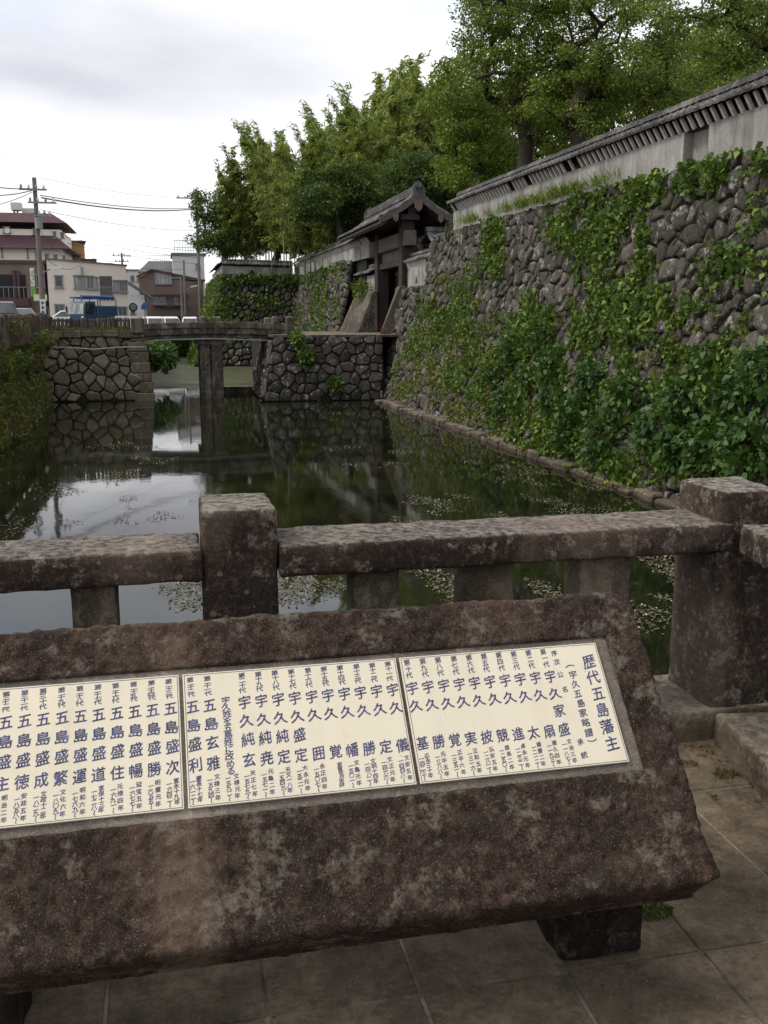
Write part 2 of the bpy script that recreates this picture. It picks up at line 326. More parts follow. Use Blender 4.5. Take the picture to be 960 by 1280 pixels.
M['black'] = mat_plain('black rubber', (0.015, 0.015, 0.015), 0.6, 0.2, 4)
M['cream'] = mat_plain('cream render', (0.745, 0.689, 0.590), 0.9, 0.14, 0.5)
M['cream2'] = mat_plain('pale siding', (0.636, 0.579, 0.490), 0.9, 0.10, 0.5)
M['maroon'] = mat_plain('maroon sheet roof', (0.086, 0.041, 0.045), 0.6, 0.2, 1.0)
M['brownb'] = mat_plain('brown tile cladding', (0.173, 0.126, 0.102), 0.8, 0.2, 1.0)
M['brownd'] = mat_plain('dark brown cladding', (0.085, 0.05, 0.044), 0.8, 0.2, 1.0)
M['orange'] = mat_plain('orange render', (0.442, 0.252, 0.117), 0.9, 0.2, 0.6)
M['greyb'] = mat_plain('pale grey render', (0.552, 0.540, 0.516), 0.9, 0.15, 0.6)
M['slate'] = mat_plain('grey sheet roof', (0.14, 0.145, 0.155), 0.7, 0.2, 1.0)
a = NM('window glass'); M['glass'] = a.done(a.ramp(a.noise(0.8, 3), [(0.4, (0.02, 0.022, 0.025)), (0.6, (0.07, 0.07, 0.07))]), 0.08, None, 0.6)
a = NM('curtained glass'); M['curtain'] = a.done(a.ramp(a.noise(0.9, 3, co=a.co(scale=(4, 4, 0.3))), [(0.4, (0.14, 0.14, 0.135)), (0.6, (0.34, 0.34, 0.33))]), 0.2, None, 0.5)
M['blue'] = mat_plain('blue truck paint', (0.029, 0.067, 0.128), 0.35, 0.1, 2, 0.5)
M['silver'] = mat_plain('silver car paint', (0.50, 0.51, 0.53), 0.3, 0.05, 2, 0.5, 0.3)
M['carwhite'] = mat_plain('white car paint', (0.75, 0.75, 0.74), 0.3, 0.05, 2, 0.5)
M['carblack'] = mat_plain('dark car paint', (0.03, 0.032, 0.036), 0.25, 0.05, 2, 0.5)
M['red'] = mat_plain('tail light red', (0.35, 0.02, 0.015), 0.3, 0.1)
M['signblue'] = mat_plain('sign blue', (0.036, 0.090, 0.266), 0.5, 0.05)
M['green'] = mat_plain('banner green', (0.14, 0.36, 0.05), 0.6, 0.1)
M['cable'] = mat_plain('cable', (0.03, 0.03, 0.033), 0.7, 0.1)
# enamel name plates, ink, mortar
a = NM('cream enamel plate'); pc_ = a.mix(a.ramp(a.noise(5, 4), [(0.35, 0.5), (0.65, 0)]), (0.585, 0.525, 0.40), (0.52, 0.465, 0.35)); pc_ = a.mix(a.ramp(a.noise(3.5, 7, 0.7, a.co(scale=(3.2, .5, .5))), [(0.52, 0.0), (0.72, 0.42)]), pc_, (0.42, 0.36, 0.26)); pc_ = a.mix(a.ramp(a.noise(48, 4, .7), [(.66, 0), (.74, .5)]), pc_, (.3, .25, .17)); M['plate'] = a.done(pc_, a.ramp(a.noise(6, 5), [(.35, .22), (.65, .45)]), a.bump(a.noise(9, 3), .25, .002), 0.5)
a = NM('indigo lettering'); M['ink'] = a.done(a.ramp(a.noise(70, 4), [(0.36, (0.012, 0.012, 0.040)), (0.60, (0.05, 0.05, 0.15)), (0.72, (0.11, 0.11, 0.24))]), 0.4, None, 0.4)
M['mortar'] = mat_granite('mortar bed', (0.15, 0.125, 0.10), (0.24, 0.205, 0.17), (0.34, 0.29, 0.245), 0.1, 0, 2, 0.003, 0, 0.2, flake=0.0)
# water
a = NM('moat water'); n = a.noise(1.6, 5, 0.6, a.co(scale=(1.0, 0.45, 1))); n2 = a.noise(7, 3, 0.6, a.co(scale=(1.0, 0.5, 1)))
calm = a.ramp(a.noise(0.16, 3), [(0.40, 0.15), (0.62, 1.0)])
h = a.math('MULTIPLY', a.math('ADD', n, a.math('MULTIPLY', n2, 0.25)), calm)
M['water'] = a.done(a.ramp(a.noise(0.5, 4), [(0.4, (0.005, 0.006, 0.003)), (0.6, (0.012, 0.013, 0.006))]), 0.035, a.bump(h, 0.26, 0.015), 0.5)
M['water'].node_tree.nodes['Principled BSDF'].inputs['IOR'].default_value = 1.33
# paving
a = NM('paving stone'); isl = a.island(); n1 = a.noise(3, 12, 0.78); n2 = a.noise(28, 8, 0.8)
c = a.ramp(n1, [(0.38, (0.066, 0.047, 0.030)), (0.5, (0.175, 0.130, 0.085)), (0.62, (0.32, 0.245, 0.165))])
c = a.mix(0.3, c, a.ramp(isl, [(0, (0.06, 0.046, 0.032)), (1, (0.16, 0.124, 0.084))])); c = a.mix(a.ramp(a.noise(95, 4, 0.8), [(0.55, 0.0), (0.72, 0.6)]), c, (0.30, 0.25, 0.18)); c = a.mix(a.ramp(a.noise(7, 6, 0.7), [(0.55, 0.0), (0.68, 0.55)]), c, (0.05, 0.045, 0.025))
c = a.mix(a.ramp(n2, [(0.35, 0.6), (0.55, 0)]), c, (0.035, 0.03, 0.022))
v = a.vor(90); c = a.mix(a.math('MULTIPLY', a.math('LESS_THAN', v.outputs['Distance'], 0.2), a.ramp(v.outputs['Color'], [(0.85, 0), (0.87, 0.6)])), c, (0.32, 0.29, 0.24))
M['paving'] = a.done(c, 0.9, a.bump(a.math('ADD', n2, a.noise(120, 4, .8)), 1.0, 0.008), 0.25)
a = NM('paving joint'); M['joint'] = a.done(a.ramp(a.noise(6, 7, .7), [(.36, (.05, .06, .02)), (.46, (.10, .085, .06)), (.6, (.22, .185, .14))]), .95)

# ------------------------------------------------------------------ setting: moat bed, water, ground
WZ = -2.05
m = MB(); m.add([(-900, -900, -3.4), (900, -900, -3.4), (900, 1500, -3.4), (-900, 1500, -3.4)], [(0, 1, 2, 3)]); tag(m.build('ground', M['earth']), kind='structure')
m = MB(); m.add([(-5.6, -12, WZ), (12, -12, WZ), (12, 108, WZ), (-5.6, 108, WZ)], [(0, 1, 2, 3)]); tag(m.build('water', M['water']), kind='structure')
m = MB()
GZ = 1.0
LZ = 0.05; ys = [-80, 45.7, 78, 94, 106, 1400]; zs = [GZ - .12, GZ - .05, GZ - .05, LZ, LZ, LZ]; xr = [-5.6, -5.6, -1.9, -1.9, -1.9, 900]
for k in range(4): x0 = -5.6 if k == 0 else -1.9; m.add([(-900, ys[k], zs[k]), (x0, ys[k], zs[k]), (x0, ys[k + 1], zs[k + 1]), (-900, ys[k + 1], zs[k + 1])], [(0, 1, 2, 3)])
m.add([(-900, 106, LZ), (900, 106, LZ), (900, 1400, LZ), (-900, 1400, LZ)], [(0, 1, 2, 3)])
for k in (1, 2, 3): m.add([(-1.9, ys[k], zs[k]), (-1.5, ys[k], -3), (-1.5, ys[k + 1], -3), (-1.9, ys[k + 1], zs[k + 1])], [(0, 1, 2, 3)])
m.add([(-1.9, 106, LZ), (30, 106, LZ), (30, 105, -3), (-1.5, 105, -3)], [(0, 1, 2, 3)])
tag(m.build('road', M['asphalt']), kind='structure')
m = MB()   # castle terrace behind the walls
m.box((11.35, -8, -3), (70, 40.0, 4.72)); m.box((16, 40.02, -3), (70, 54.9, 4.5)); m.box((11.2, 54.92, -3), (70, 130, 5.0)); m.box((4.9, 80.4, -3), (11.19, 125, 5.2))
tag(m.build('castle_terrace', M['earth']), kind='structure')
# bank on the left: steep, weedy
m = MB(); rows = []
for i in range(90):
    y = -10 + i * 0.62; row = []
    for j in range(9):
        t = j / 8; x = -5.95 + t * (1.25 if y < 34 else 1.25 - 0.5 * (y - 34) / 11) + 0.12 * mn.noise(Vector((y * .7, t * 3, 2)))
        z = 0.92 - t ** 1.1 * 3.2 + 0.25 * mn.noise(Vector((y * .5, t * 2.5, 7))); row.append((x, y, z))
    rows.append(row)
m.grid(rows)
a = NM('bank soil'); M['soil'] = a.done(a.ramp(a.noise(1.2, 7, 0.7), [(0.35, (0.018, 0.016, 0.010)), (0.55, (0.04, 0.038, 0.02)), (0.7, (0.05, 0.065, 0.02))]), 0.97, a.bump(a.noise(5, 6), 0.8, 0.08), 0.1)
tag(m.build('bank', M['soil'], smooth=True), kind='structure')

# ------------------------------------------------------------------ rubble masonry
def clip(poly, px, py, nx, ny):
    out = []; n = len(poly)
    for i in range(n):
        a_, b_ = poly[i], poly[(i + 1) % n]; da = (a_[0] - px) * nx + (a_[1] - py) * ny; db = (b_[0] - px) * nx + (b_[1] - py) * ny
        if da <= 0: out.append(a_)
        if (da < 0 < db) or (db < 0 < da):
            t = da / (da - db); out.append((a_[0] + t * (b_[0] - a_[0]), a_[1] + t * (b_[1] - a_[1])))
    return out
def rubble(mb, Ls, Lh, size, fn, seed, asp=1.25, gap=0.05, dep=0.22, jit=0.42, quoin=False):
    """irregular fitted stones over a surface fn(u, v, depth) with u in 0..Ls metres along, v in 0..Lh metres up"""
    rnd = random.Random(seed); w_ = size * asp; h_ = size; nr = max(1, round(Lh / h_)); h_ = Lh / nr; seeds = {}
    nc = max(1, round(Ls / w_)); w_ = Ls / nc
    for r_ in range(-1, nr + 1):
        for c_ in range(-1, nc + 1):
            u = (c_ + 0.5 + (0.5 if r_ % 2 else 0) + rnd.uniform(-jit, jit)) * w_; v = (r_ + 0.5 + rnd.uniform(-jit, jit)) * h_
            seeds[(r_, c_)] = (u, v, rnd.choice((0.45, 0.75, 0.9, 1.0, 1.1, 1.25, 1.4)))
    for (r_, c_), (u, v, k) in seeds.items():
        if not (-0.2 * w_ < u < Ls + .2 * w_ and -0.2 * h_ < v < Lh + .2 * h_): continue
        poly = [(0, 0), (Ls, 0), (Ls, Lh), (0, Lh)]
        poly = [(max(u - 2 * w_, 0), max(v - 2 * h_, 0)), (min(u + 2 * w_, Ls), max(v - 2 * h_, 0)), (min(u + 2 * w_, Ls), min(v + 2 * h_, Lh)), (max(u - 2 * w_, 0), min(v + 2 * h_, Lh))]
        for dr in (-2, -1, 0, 1, 2):
            for dc in (-2, -1, 0, 1, 2):
                q = seeds.get((r_ + dr, c_ + dc))
                if q is None or (dr == 0 and dc == 0): continue
                dd_ = (u - q[0]) ** 2 + (v - q[1]) ** 2; tw = min(.85, max(.15, .5 + (k * k - q[2] * q[2]) * size * size * .16 / max(dd_, 1e-4))); mx_, my_ = u + (q[0] - u) * tw, v + (q[1] - v) * tw; poly = clip(poly, mx_, my_, q[0] - u, q[1] - v)
                if len(poly) < 3: break
            if len(poly) < 3: break
        if len(poly) < 3: continue
        gx = sum(p[0] for p in poly) / len(poly); gy = sum(p[1] for p in poly) / len(poly)
        # cut corners, then resample
        pts = []
        for i in range(len(poly)):
            a_, b_ = poly[i], poly[(i + 1) % len(poly)]
            if (a_[0] - b_[0]) ** 2 + (a_[1] - b_[1]) ** 2 < (0.12 * size) ** 2: pts.append(((a_[0] + b_[0]) / 2, (a_[1] + b_[1]) / 2)); continue
            for t in (0.11, 0.5, 0.89): pts.append((a_[0] + t * (b_[0] - a_[0]), a_[1] + t * (b_[1] - a_[1])))
        n = len(pts)
        if n < 3: continue
        rad = max(0.05, min(math.hypot(p[0] - gx, p[1] - gy) for p in pts)); s0 = max(0.5, 1 - gap / rad)
        D = dep * size / 0.5 * (.7 + .35 * k) * rnd.uniform(.7, 1.2); tx, ty = rnd.uniform(-.25, .25), rnd.uniform(-.25, .25)
        rings = []
        for s_, d_ in ((s0, -0.10), (s0 * 0.985, D * 0.42), (s0 * 0.91, D * 0.86), (s0 * 0.58, D * 0.97)):
            ring = []
            for (x, y) in pts:
                X = gx + (x - gx) * s_; Y = gy + (y - gy) * s_
                ring.append(fn(X, Y, d_ + (X - gx) * tx * (d_ > 0) + (Y - gy) * ty * (d_ > 0) + rnd.uniform(-.1, .1) * D * (d_ > 0)))
            rings.append(ring)
        vs = [p for r2 in rings for p in r2] + [fn(gx, gy, D * 1.02)]
        fs = []
        for i in range(3):
            for j in range(n): fs.append((i * n + j, i * n + (j + 1) % n, (i + 1) * n + (j + 1) % n, (i + 1) * n + j))
        for j in range(n): fs.append((3 * n + j, 3 * n + (j + 1) % n, 4 * n))
        mb.add(vs, fs)

# --- the long castle wall on the right
def gcurve(h): return 1 - (1 - h) ** 1.45
def rw_top(y): return 4.72 + 0.012 * (y - 17)
def rw(y, h, d=0.0, yend_shift=True):
    """point on the right wall: y along the moat, h 0..1 up the face, d out of the face"""
    g = gcurve(h); xb = 9.72 - 0.012 * (y - 17); x = xb + (11.0 - xb) * g; z = WZ - 0.1 + (rw_top(y) - WZ + 0.1) * h
    return Vector((x - d * 0.95, y, z + d * 0.25))
Y0W, Y1W = 3.0, 42.4
def rwu(u, v, d):
    h = min(1, max(0, v / 7.0)); ye = Y1W - 2.5 * gcurve(h); return tuple(rw(Y0W + u / (Y1W - Y0W) * (ye - Y0W), h, d))
root = thing('castle_stone_wall', 'long leaning rubble stone wall with ivy rising from the right side of the moat', 'stone wall', (10, 20, WZ))
m = MB(); rubble(m, Y1W - Y0W, 7.0, 0.39, rwu, 11, 1.3, 0.020, 0.15); m.build('stonework', M['rubble'], root, smooth=True)
m = MB(); rows = []
for i in range(41):
    rows.append([rwu((Y1W - Y0W) * i / 40, 7.0 * j / 8, -0.03) for j in range(9)])
m.grid(rows)
m.add([rwu(Y1W - Y0W, 7.0 * j / 8, -0.03) for j in range(9)] + [(15, Y1W - 2.5 * gcurve(j / 8), WZ + (rw_top(40) - WZ) * j / 8) for j in range(9)], [(j, j + 1, j + 10, j + 9) for j in range(8)])
m.add([rwu(0, 7, -0.03), rwu(Y1W - Y0W, 7, -0.03), (15, 39.9, rw_top(40) - .03), (15, Y0W, rw_top(3) - .03)], [(0, 1, 2, 3)])
m.build('wall_core', M['earth'], root, smooth=False)
m = MB()   # pale footing stones along the waterline
rnd = random.Random(5); y = 4.0
while y < 42.0:
    L = rnd.uniform(0.35, 0.9); x = 9.72 - 0.012 * (y - 17) - 0.34 + rnd.uniform(-.06, .06); h = WZ + rnd.uniform(.08, .2)
    m.box((x, y, WZ - .3), (x + .5, y + L - .03, h), rnd.uniform(-.05, .05), ch=0.04); y += L
m.build('footing', M['kerb'], root)
# lower stretch of the wall running on to the gate
def lwu(u, v, d):
    h = v / 5.2; g = gcurve(h * .7); return (9.75 + 1.25 * g / gcurve(.7) - d, 39.0 + u / 7.4 * (6.9 - 0.9 * h), WZ + 5.1 * h + d * .2)
root = thing('gate_flank_wall', 'short lower rubble wall between the long castle wall and the near gate post', 'stone wall', (10, 43, WZ))
m = MB(); rubble(m, 7.4, 5.2, 0.5, lwu, 12, 1.2, 0.03, 0.14); m.build('stonework', M['rubble'], root, smooth=True)
m = MB(); m.grid([[lwu(7.4 * i / 8, 5.2 * j / 6, -.03) for j in range(7)] for i in range(9)])
m.add([lwu(7.4, 5.2 * j / 6, -.02) for j in range(7)] + [(14, 45, WZ + 5.1 * j / 6) for j in range(7)], [(j, j + 1, j + 8, j + 7) for j in range(6)])
m.add([lwu(0, 5.2, -.03), lwu(7.4, 5.2, -.03), (14, 45, WZ + 5.07), (14, 39, WZ + 5.07)], [(0, 1, 2, 3)]); m.build('wall_core', M['earth'], root)

# ------------------------------------------------------------------ tiled coping and plaster walls
def tiled_slope(mb, P, along, L, out, run, zr, ze, pitch=0.27, amp=0.045, courses=5, sag=0.03):
    """corrugated tile slope: ridge line P + along*s at height zr, falling outwards to ze"""
    P, along, out = Vector(P), Vector(along), Vector(out); n = max(2, int(L / pitch)) * 6; rows = []
    for i in range(n + 1):
        s_ = L * i / n; ph = (s_ / pitch) % 1.0; bump = amp * max(0.0, math.cos((ph - .5) * 2 * math.pi)) ** 0.8
        row = []
        for j in range(courses + 1):
            for q in (0, 1):
                if j == courses and q: break
                t = (j + (0.0 if q == 0 else 0.96)) / courses
                z = zr + (ze - zr) * t - sag * math.sin(math.pi * t) * 2 + bump + (0.0 if q == 0 else 0.022)
                p = P + along * s_ + out * (run * t); row.append((p.x, p.y, z))
        e_ = row[-1]; p = P + along * s_ + out * (run - .02); row.append((p.x, p.y, e_[2] - 0.05 - bump * .6))
        rows.append(row)
    mb.grid(rows)
def plaster_wall(name, label, A, B, zb, zt, thick=0.42, face=-1, niche=None, loops=(), slats=True, eave=0.30, rise=0.34, thing_cat='plaster wall'):
    """white plastered wall A->B (xy) with a tiled coping; visible face is to the side 'face' (unit vector, out)"""
    A, B = Vector((*A, 0)), Vector((*B, 0)); al = (B - A); L = al.length; al.normalize(); out = Vector(face).normalized()
    root = thing(name, label, thing_cat, (A.x, A.y, zb[0]))
    def zt_(s_): return zt[0] + (zt[1] - zt[0]) * s_ / L
    def zb_(s_): return zb[0] + (zb[1] - zb[0]) * s_ / L
    def P(s_, d, z): p = A + al * s_ + out * d; return (p.x, p.y, z)
    cuts = [0.0] + ([niche[0], niche[1]] if niche else []) + [L]
    m = MB()
    for a_, b_ in zip(cuts[:-1], cuts[1:]):
        d = -0.24 if niche and abs(a_ - niche[0]) < 1e-6 else 0.0
        k = max(1, int((b_ - a_) / 1.2))
        for i in range(k):
            s0 = a_ + (b_ - a_) * i / k; s1 = a_ + (b_ - a_) * (i + 1) / k
            m.hexa([P(s0, d, zb_(s0)), P(s1, d, zb_(s1)), P(s1, -thick, zb_(s1)), P(s0, -thick, zb_(s0)), P(s0, d, zt_(s0)), P(s1, d, zt_(s1)), P(s1, -thick, zt_(s1)), P(s0, -thick, zt_(s0))])
    m.build('plaster_panel', M['plaster'], root)
    hs = 0.24 if slats else 0.1
    m = MB(); m.hexa([P(.02, -.2, zt_(0)), P(L - .02, -.2, zt_(L)), P(L - .02, -thick + .06, zt_(L)), P(.02, -thick + .06, zt_(0)), P(.02, -.2, zt_(0) + hs + .12), P(L - .02, -.2, zt_(L) + hs + .12), P(L - .02, -thick + .06, zt_(L) + hs + .12), P(.02, -thick + .06, zt_(0) + hs + .12)])
    m.build('eave_board', M['wood'], root)
    if slats:
        m = MB(); n = int(L / 0.30); rr = random.Random(3)
        for i in range(n):
            if rr.random() < 0.06: continue
            s_ = (i + .5) * L / n; z = zt_(s_)
            m.bar(P(s_, -.02, z + .005), P(s_, eave * .50, z + hs + .03), 0.07, 0.07)
        m.build('rafters', M['raf'], root)
    m = MB(); zr = zt_(0) + hs + rise
    for sgn, ee in ((1, eave), (-1, eave)):
        o2 = out * sgn; base = A - out * (thick / 2)
        k = max(1, int(L / 8)); tmp = MB(); tiled_slope(tmp, base, al, L, o2, thick / 2 + ee, 0, -rise + .06)
        tmp.v = [(x, y, z + zt_((Vector((x, y, 0)) - A).dot(al)) + hs + rise) for x, y, z in tmp.v]; m.add(tmp.v, tmp.f)
    rt = m.build('tiled_coping', M['tile'], root, smooth=False)
    m = MB(); pr_ = []
    N = max(2, int(L / 0.30)); rr = random.Random(9)
    for i in range(N):
        s0, s1 = L * i / N, L * (i + 1) / N - .012; z = zt_(s0) + hs + rise; dz = rr.uniform(-.008, .008)
        for (w2, z0, z1) in ((0.12, z - .02, z + .05), (0.085, z + .05, z + .11)):
            m.hexa([P(s0, -thick / 2 - w2, z0 + dz), P(s1, -thick / 2 - w2, z0 + dz), P(s1, -thick / 2 + w2, z0 + dz), P(s0, -thick / 2 + w2, z0 + dz), P(s0, -thick / 2 - w2 * .8, z1 + dz), P(s1, -thick / 2 - w2 * .8, z1 + dz), P(s1, -thick / 2 + w2 * .8, z1 + dz), P(s0, -thick / 2 + w2 * .8, z1 + dz)])
    m.build('ridge_tiles', M['tile'], rt)
    for s_, z, w2, h2 in loops:   # triangular arrow loops
        m = MB(); m.prism([(0, 0, 0), tuple(al * w2), tuple(al * (w2 / 2) + Vector((0, 0, h2)))], Vector(P(s_, 0.006, z)), Vector(P(s_, -.1, z)))
        m.build('arrow_loop', M['black'], root)
    return root
plaster_wall('plaster_wall', 'long white plastered wall with tiled coping and a square niche on top of the right stone wall', (11.15, 3.0), (11.15, 37.6), (4.45, 4.85), (5.38, 5.72), 0.45, (-1, 0, 0), niche=(16.1, 17.1), rise=0.36)
plaster_wall('plaster_wall', 'plastered wall with tiled coping running back along the wall beyond the gate', (11.05, 53.4), (10.75, 82.6), (4.95, 5.1), (5.75, 5.85), 0.45, (-1, 0, 0), rise=0.4)
plaster_wall('plaster_wall', 'low plastered wall with a triangular loophole on the far corner bastion', (4.55, 80.6), (10.3, 80.6), (5.1, 5.0), (5.85, 5.75), 0.45, (0, -1, 0), slats=False, loops=((2.1, 5.2, .62, .42),), rise=0.35)
plaster_wall('plaster_wall', 'short plastered wall turning the left corner of the far bastion', (4.55, 81.05), (4.55, 97), (5.1, 5.1), (5.85, 5.85), 0.45, (-1, 0, 0), slats=False, rise=0.35)
plaster_wall('gate_wing_wall', 'short white wing wall with a triangular loophole right of the gate', (11.5, 40.6), (11.5, 46.4), (2.7, 2.7), (4.0, 4.0), 0.35, (-1, 0, 0), slats=True, loops=((3.9, 3.25, .42, .36),), eave=.22, rise=0.34)
plaster_wall('gate_wing_wall', 'short white wing wall left of the gate below the far plastered wall', (11.25, 52.9), (11.25, 57.9), (2.4, 2.4), (4.0, 4.0), 0.35, (-1, 0, 0), slats=False, loops=((.9, 3.0, .25, .7),), eave=.28, rise=0.4)

# ------------------------------------------------------------------ second castle wall beyond the gate, bastion
def plane_wall(name, label, fn, Ls, Lh, size, seed, mat, core=None, asp=1.25, dep=.17, gap=.035, cat='stone wall'):
    c = fn(Ls / 2, 0, 0); root = thing(name, label, cat, c)
    m = MB(); rubble(m, Ls, Lh, size, fn, seed, asp, gap, dep); m.build('stonework', mat, root, smooth=True)
    m = MB(); m.grid([[fn(Ls * i / 10, Lh * j / 8, -.03) for j in range(9)] for i in range(11)])
    for b in (core or ()): m.box(*b)
    m.build('wall_core', M['earth'], root); return root
def w2(u, v, d): h = v / 7.2; return (9.1 + 1.75 * gcurve(h) - d, 57.6 + u, WZ + 7.1 * h + d * .2)
plane_wall('castle_stone_wall', 'ivy streaked rubble stone wall beyond the gate leading to the far bastion', w2, 23.0, 7.2, 0.46, 21, M['rubble'], [((11.55, 53.45, -2.4), (13, 57.9, 4.93)), ((10.9, 57.9, -2.4), (13, 80, 4.9))])
def w3(u, v, d): h = v / 7.4; g = gcurve(h); return (2.0 + 2.4 * g + u * (1 - 2.4 * g / 10), 77.8 + 2.3 * g - d, WZ + 7.2 * h + d * .2)
plane_wall('bastion_stone_wall', 'far rubble stone bastion with a grassy left edge standing in the moat', w3, 8.8, 7.4, 0.48, 22, M['rubble'], [((4.6, 80.3, -2.4), (11, 110, 5.1))])
m = MB(); m.grid([[(2.0 + 2.4 * gcurve(j / 6), 77.8 + 2.3 * gcurve(j / 6) + i * 4, WZ + 7.2 * j / 6) for j in range(7)] for i in range(8)]); tag(m.build('grassy_slope', M['soil'], smooth=True), kind='structure')

# ------------------------------------------------------------------ near-side abutments of the far bridge
def la(u, v, d): return (-5.5 + u * (4.82 - 0.32 * v / 3.2) / 4.82, 45.3 - d + .28 * v / 3.2, WZ + v)
plane_wall('bridge_abutment', 'left rubble stone abutment under the log fence beside the road', la, 4.82, 3.18, 0.40, 31, M['rubble2'], [((-5.5, 45.62, -2.6), (-1.05, 52, 1.12))], 1.45, .085, .016, 'abutment')
def ra(u, v, d): return (4.15 + .5 * v / 2.95 + u * (1 - .09 * v / 2.95), 43.4 - d + .2 * v / 2.95, WZ + v)
ab = [o for o in bpy.data.objects if o.name == 'bridge_abutment'][0]
m = MB(); rr = random.Random(6); z = WZ - .2
while z < .75:
    hh = rr.uniform(.38, .62); hh = min(hh, .80 - z); zz_ = (z - WZ) / 3.2; xr = -.665 - .33 * max(0, zz_); ww = rr.uniform(.45, .95); m.box((xr - ww, 45.20 + .28 * zz_, z), (xr, 45.9, z + hh - .025), ch=.03); z += hh
    if hh < .05: break
m.build('quoin', M['rubble2'], ab)
m = MB(); x = -5.3
while x < -1.0:
    L_ = rr.uniform(.55, 1.0); x1 = min(x + L_, -.985); m.box((x, 45.36 + rr.uniform(-.02, .02), .80 + rr.uniform(-.03, .03)), (x1 - .02, 45.9, 1.12), ch=.025); x = x1 + .001
m.build('coping', M['rubble2'], ab)
root = plane_wall('bridge_abutment', 'right rubble stone abutment below the paved way to the castle gate', ra, 5.5, 2.95, 0.40, 32, M['rubble'], [((4.8, 43.75, -2.6), (9.6, 57, .80))], 1.35, .085, .016, 'abutment')
def ra2(u, v, d): return (4.2 + .5 * v / 2.8 - d, 43.6 + u, WZ + v)
m = MB(); rubble(m, 6, 2.75, .5, ra2, 33, 1.2, .03, .1); m.build('side_stonework', M['rubble'], root, smooth=True)
m = MB(); m.box((4.6, 43.55, .80), (16, 57, .90)); m.build('paved_deck', M['kerb'], root)

# ------------------------------------------------------------------ far bridge
root = thing('stone_bridge', 'low stone bridge on a twin pier crossing the moat to the castle gate', 'bridge', (2, 47, WZ))
def arch(x): return 0.10 * (1 - ((x - 2.1) / 3.4) ** 2)
m = MB()
for i in range(12):
    x0, x1 = -1.05 + i * .54, -1.05 + (i + 1) * .54
    for (ya, yb, za, zb_) in ((45.55, 48.6, .66, .92),):
        m.hexa([(x0, ya, za + arch(x0)), (x1, ya, za + arch(x1)), (x1, yb, za + arch(x1)), (x0, yb, za + arch(x0)), (x0, ya, zb_ + arch(x0)), (x1, ya, zb_ + arch(x1)), (x1, yb, zb_ + arch(x1)), (x0, yb, zb_ + arch(x0))])
m.build('deck', M['bridge'], root)
for ya in (45.45, 48.45):
    m = MB()
    for i in range(12):
        x0, x1 = -1.05 + i * .54, -1.05 + (i + 1) * .54 - .004
        for (za, zb_, dd) in ((.82, 1.10, 0), (1.10, 1.38, -.05)):
            m.hexa([(x0, ya + dd, za + arch(x0)), (x1, ya + dd, za + arch(x1)), (x1, ya + .3, za + arch(x1)), (x0, ya + .3, za + arch(x0)), (x0, ya + dd, zb_ + arch(x0)), (x1, ya + dd, zb_ + arch(x1)), (x1, ya + .3, zb_ + arch(x1)), (x0, ya + .3, zb_ + arch(x0))])
    m.build('parapet', M['bridge'], root, bevel=.02)
for x, y in ((1.68, 45.42), (2.28, 45.42), (4.95, 45.35), (5.4, 43.55), (1.7, 48.45), (4.9, 48.45)):
    m = MB(); m.box((x - .17, y, .9), (x + .17, y + .34, 1.72 if y < 48 else 1.68), ch=.05); m.build('parapet_post', M['bridge'], root)
for y in (45.9, 47.9):
    m = MB(); m.box((1.98, y - .3, WZ - .5), (2.5, y + .25, .5), ch=.04); m.box((1.45, y - .2, WZ - .5), (1.95, y + .3, .5), ch=.04); m.build('pier', M['bridge'], root)
m = MB(); m.box((1.3, 45.65, .45), (2.65, 48.5, .64)); m.build('pier_cap', M['bridge'], root)
m = MB(); m.box((2.55, 49.6, WZ - .3), (4.6, 50.2, WZ + .28)); m.build('sill_beam', M['bridge'], root)
m = MB(); m.tube([(-1, 45.5, .60), (.3, 45.48, .68), (2, 45.48, .71), (5.2, 45.5, .60)], .035, 6); m.build('water_pipe', M['metal'], root)
m = MB(); m.box((-1.55, 45.25, .95), (-.98, 45.8, 1.66), ch=.05); tag(m.build('bridge_end_post', M['bridge']), 'square stone post ending the log fence at the left end of the bridge', 'stone post')
m = MB(); m.tube([(-5.0, 45.0, .38), (-4.2, 45.0, .36), (-3.2, 45.02, .27), (-2.2, 45.05, .36), (-1.0, 45.05, .36)], .03, 6); tag(m.build('drain_pipe', M['metal']), 'thin grey pipe running across the left stone abutment', 'pipe')

# ------------------------------------------------------------------ castle gate
g = thing('castle_gate', 'dark timber castle gate with a tiled gabled roof above the right wall', 'gate', (11.6, 50, .9))
GX = 11.55
for y0 in (46.5, 52.1):
    m = MB(); m.box((GX - .32, y0, .90), (GX + .32, y0 + .72, 6.55), ch=.03); p = m.build('post', M['wood'], g)
    m = MB(); m.box((GX - .335, y0 - .015, .905), (GX + .335, y0 + .735, 1.5)); m.build('post_shoe', mat_plain('rusty red base', (.09, .03, .025), .8, .4, 3) , p)
for y0 in (46.6, 52.2):
    m = MB(); m.box((13.9, y0, .9), (14.3, y0 + .45, 5.3)); m.build('rear_post', M['wood'], g)
    m = MB(); m.bar((GX, y0 + .25, 4.6), (14.1, y0 + .25, 4.6), .22, .4); m.build('tie_beam', M['wood'], g)
m = MB(); m.box((GX - .28, 46.0, 5.05), (GX + .28, 53.6, 5.75), ch=.03); m.build('lintel', M['woodgrey'], g)
m = MB(); m.box((GX - .2, 47.25, 4.2), (GX + .2, 52.08, 4.5)); m.build('lower_lintel', M['wood'], g)
m = MB(); m.box((GX - .05, 47.2, 4.5), (GX + .05, 52.1, 5.05)); m.build('transom_panel', M['woodgrey'], g)
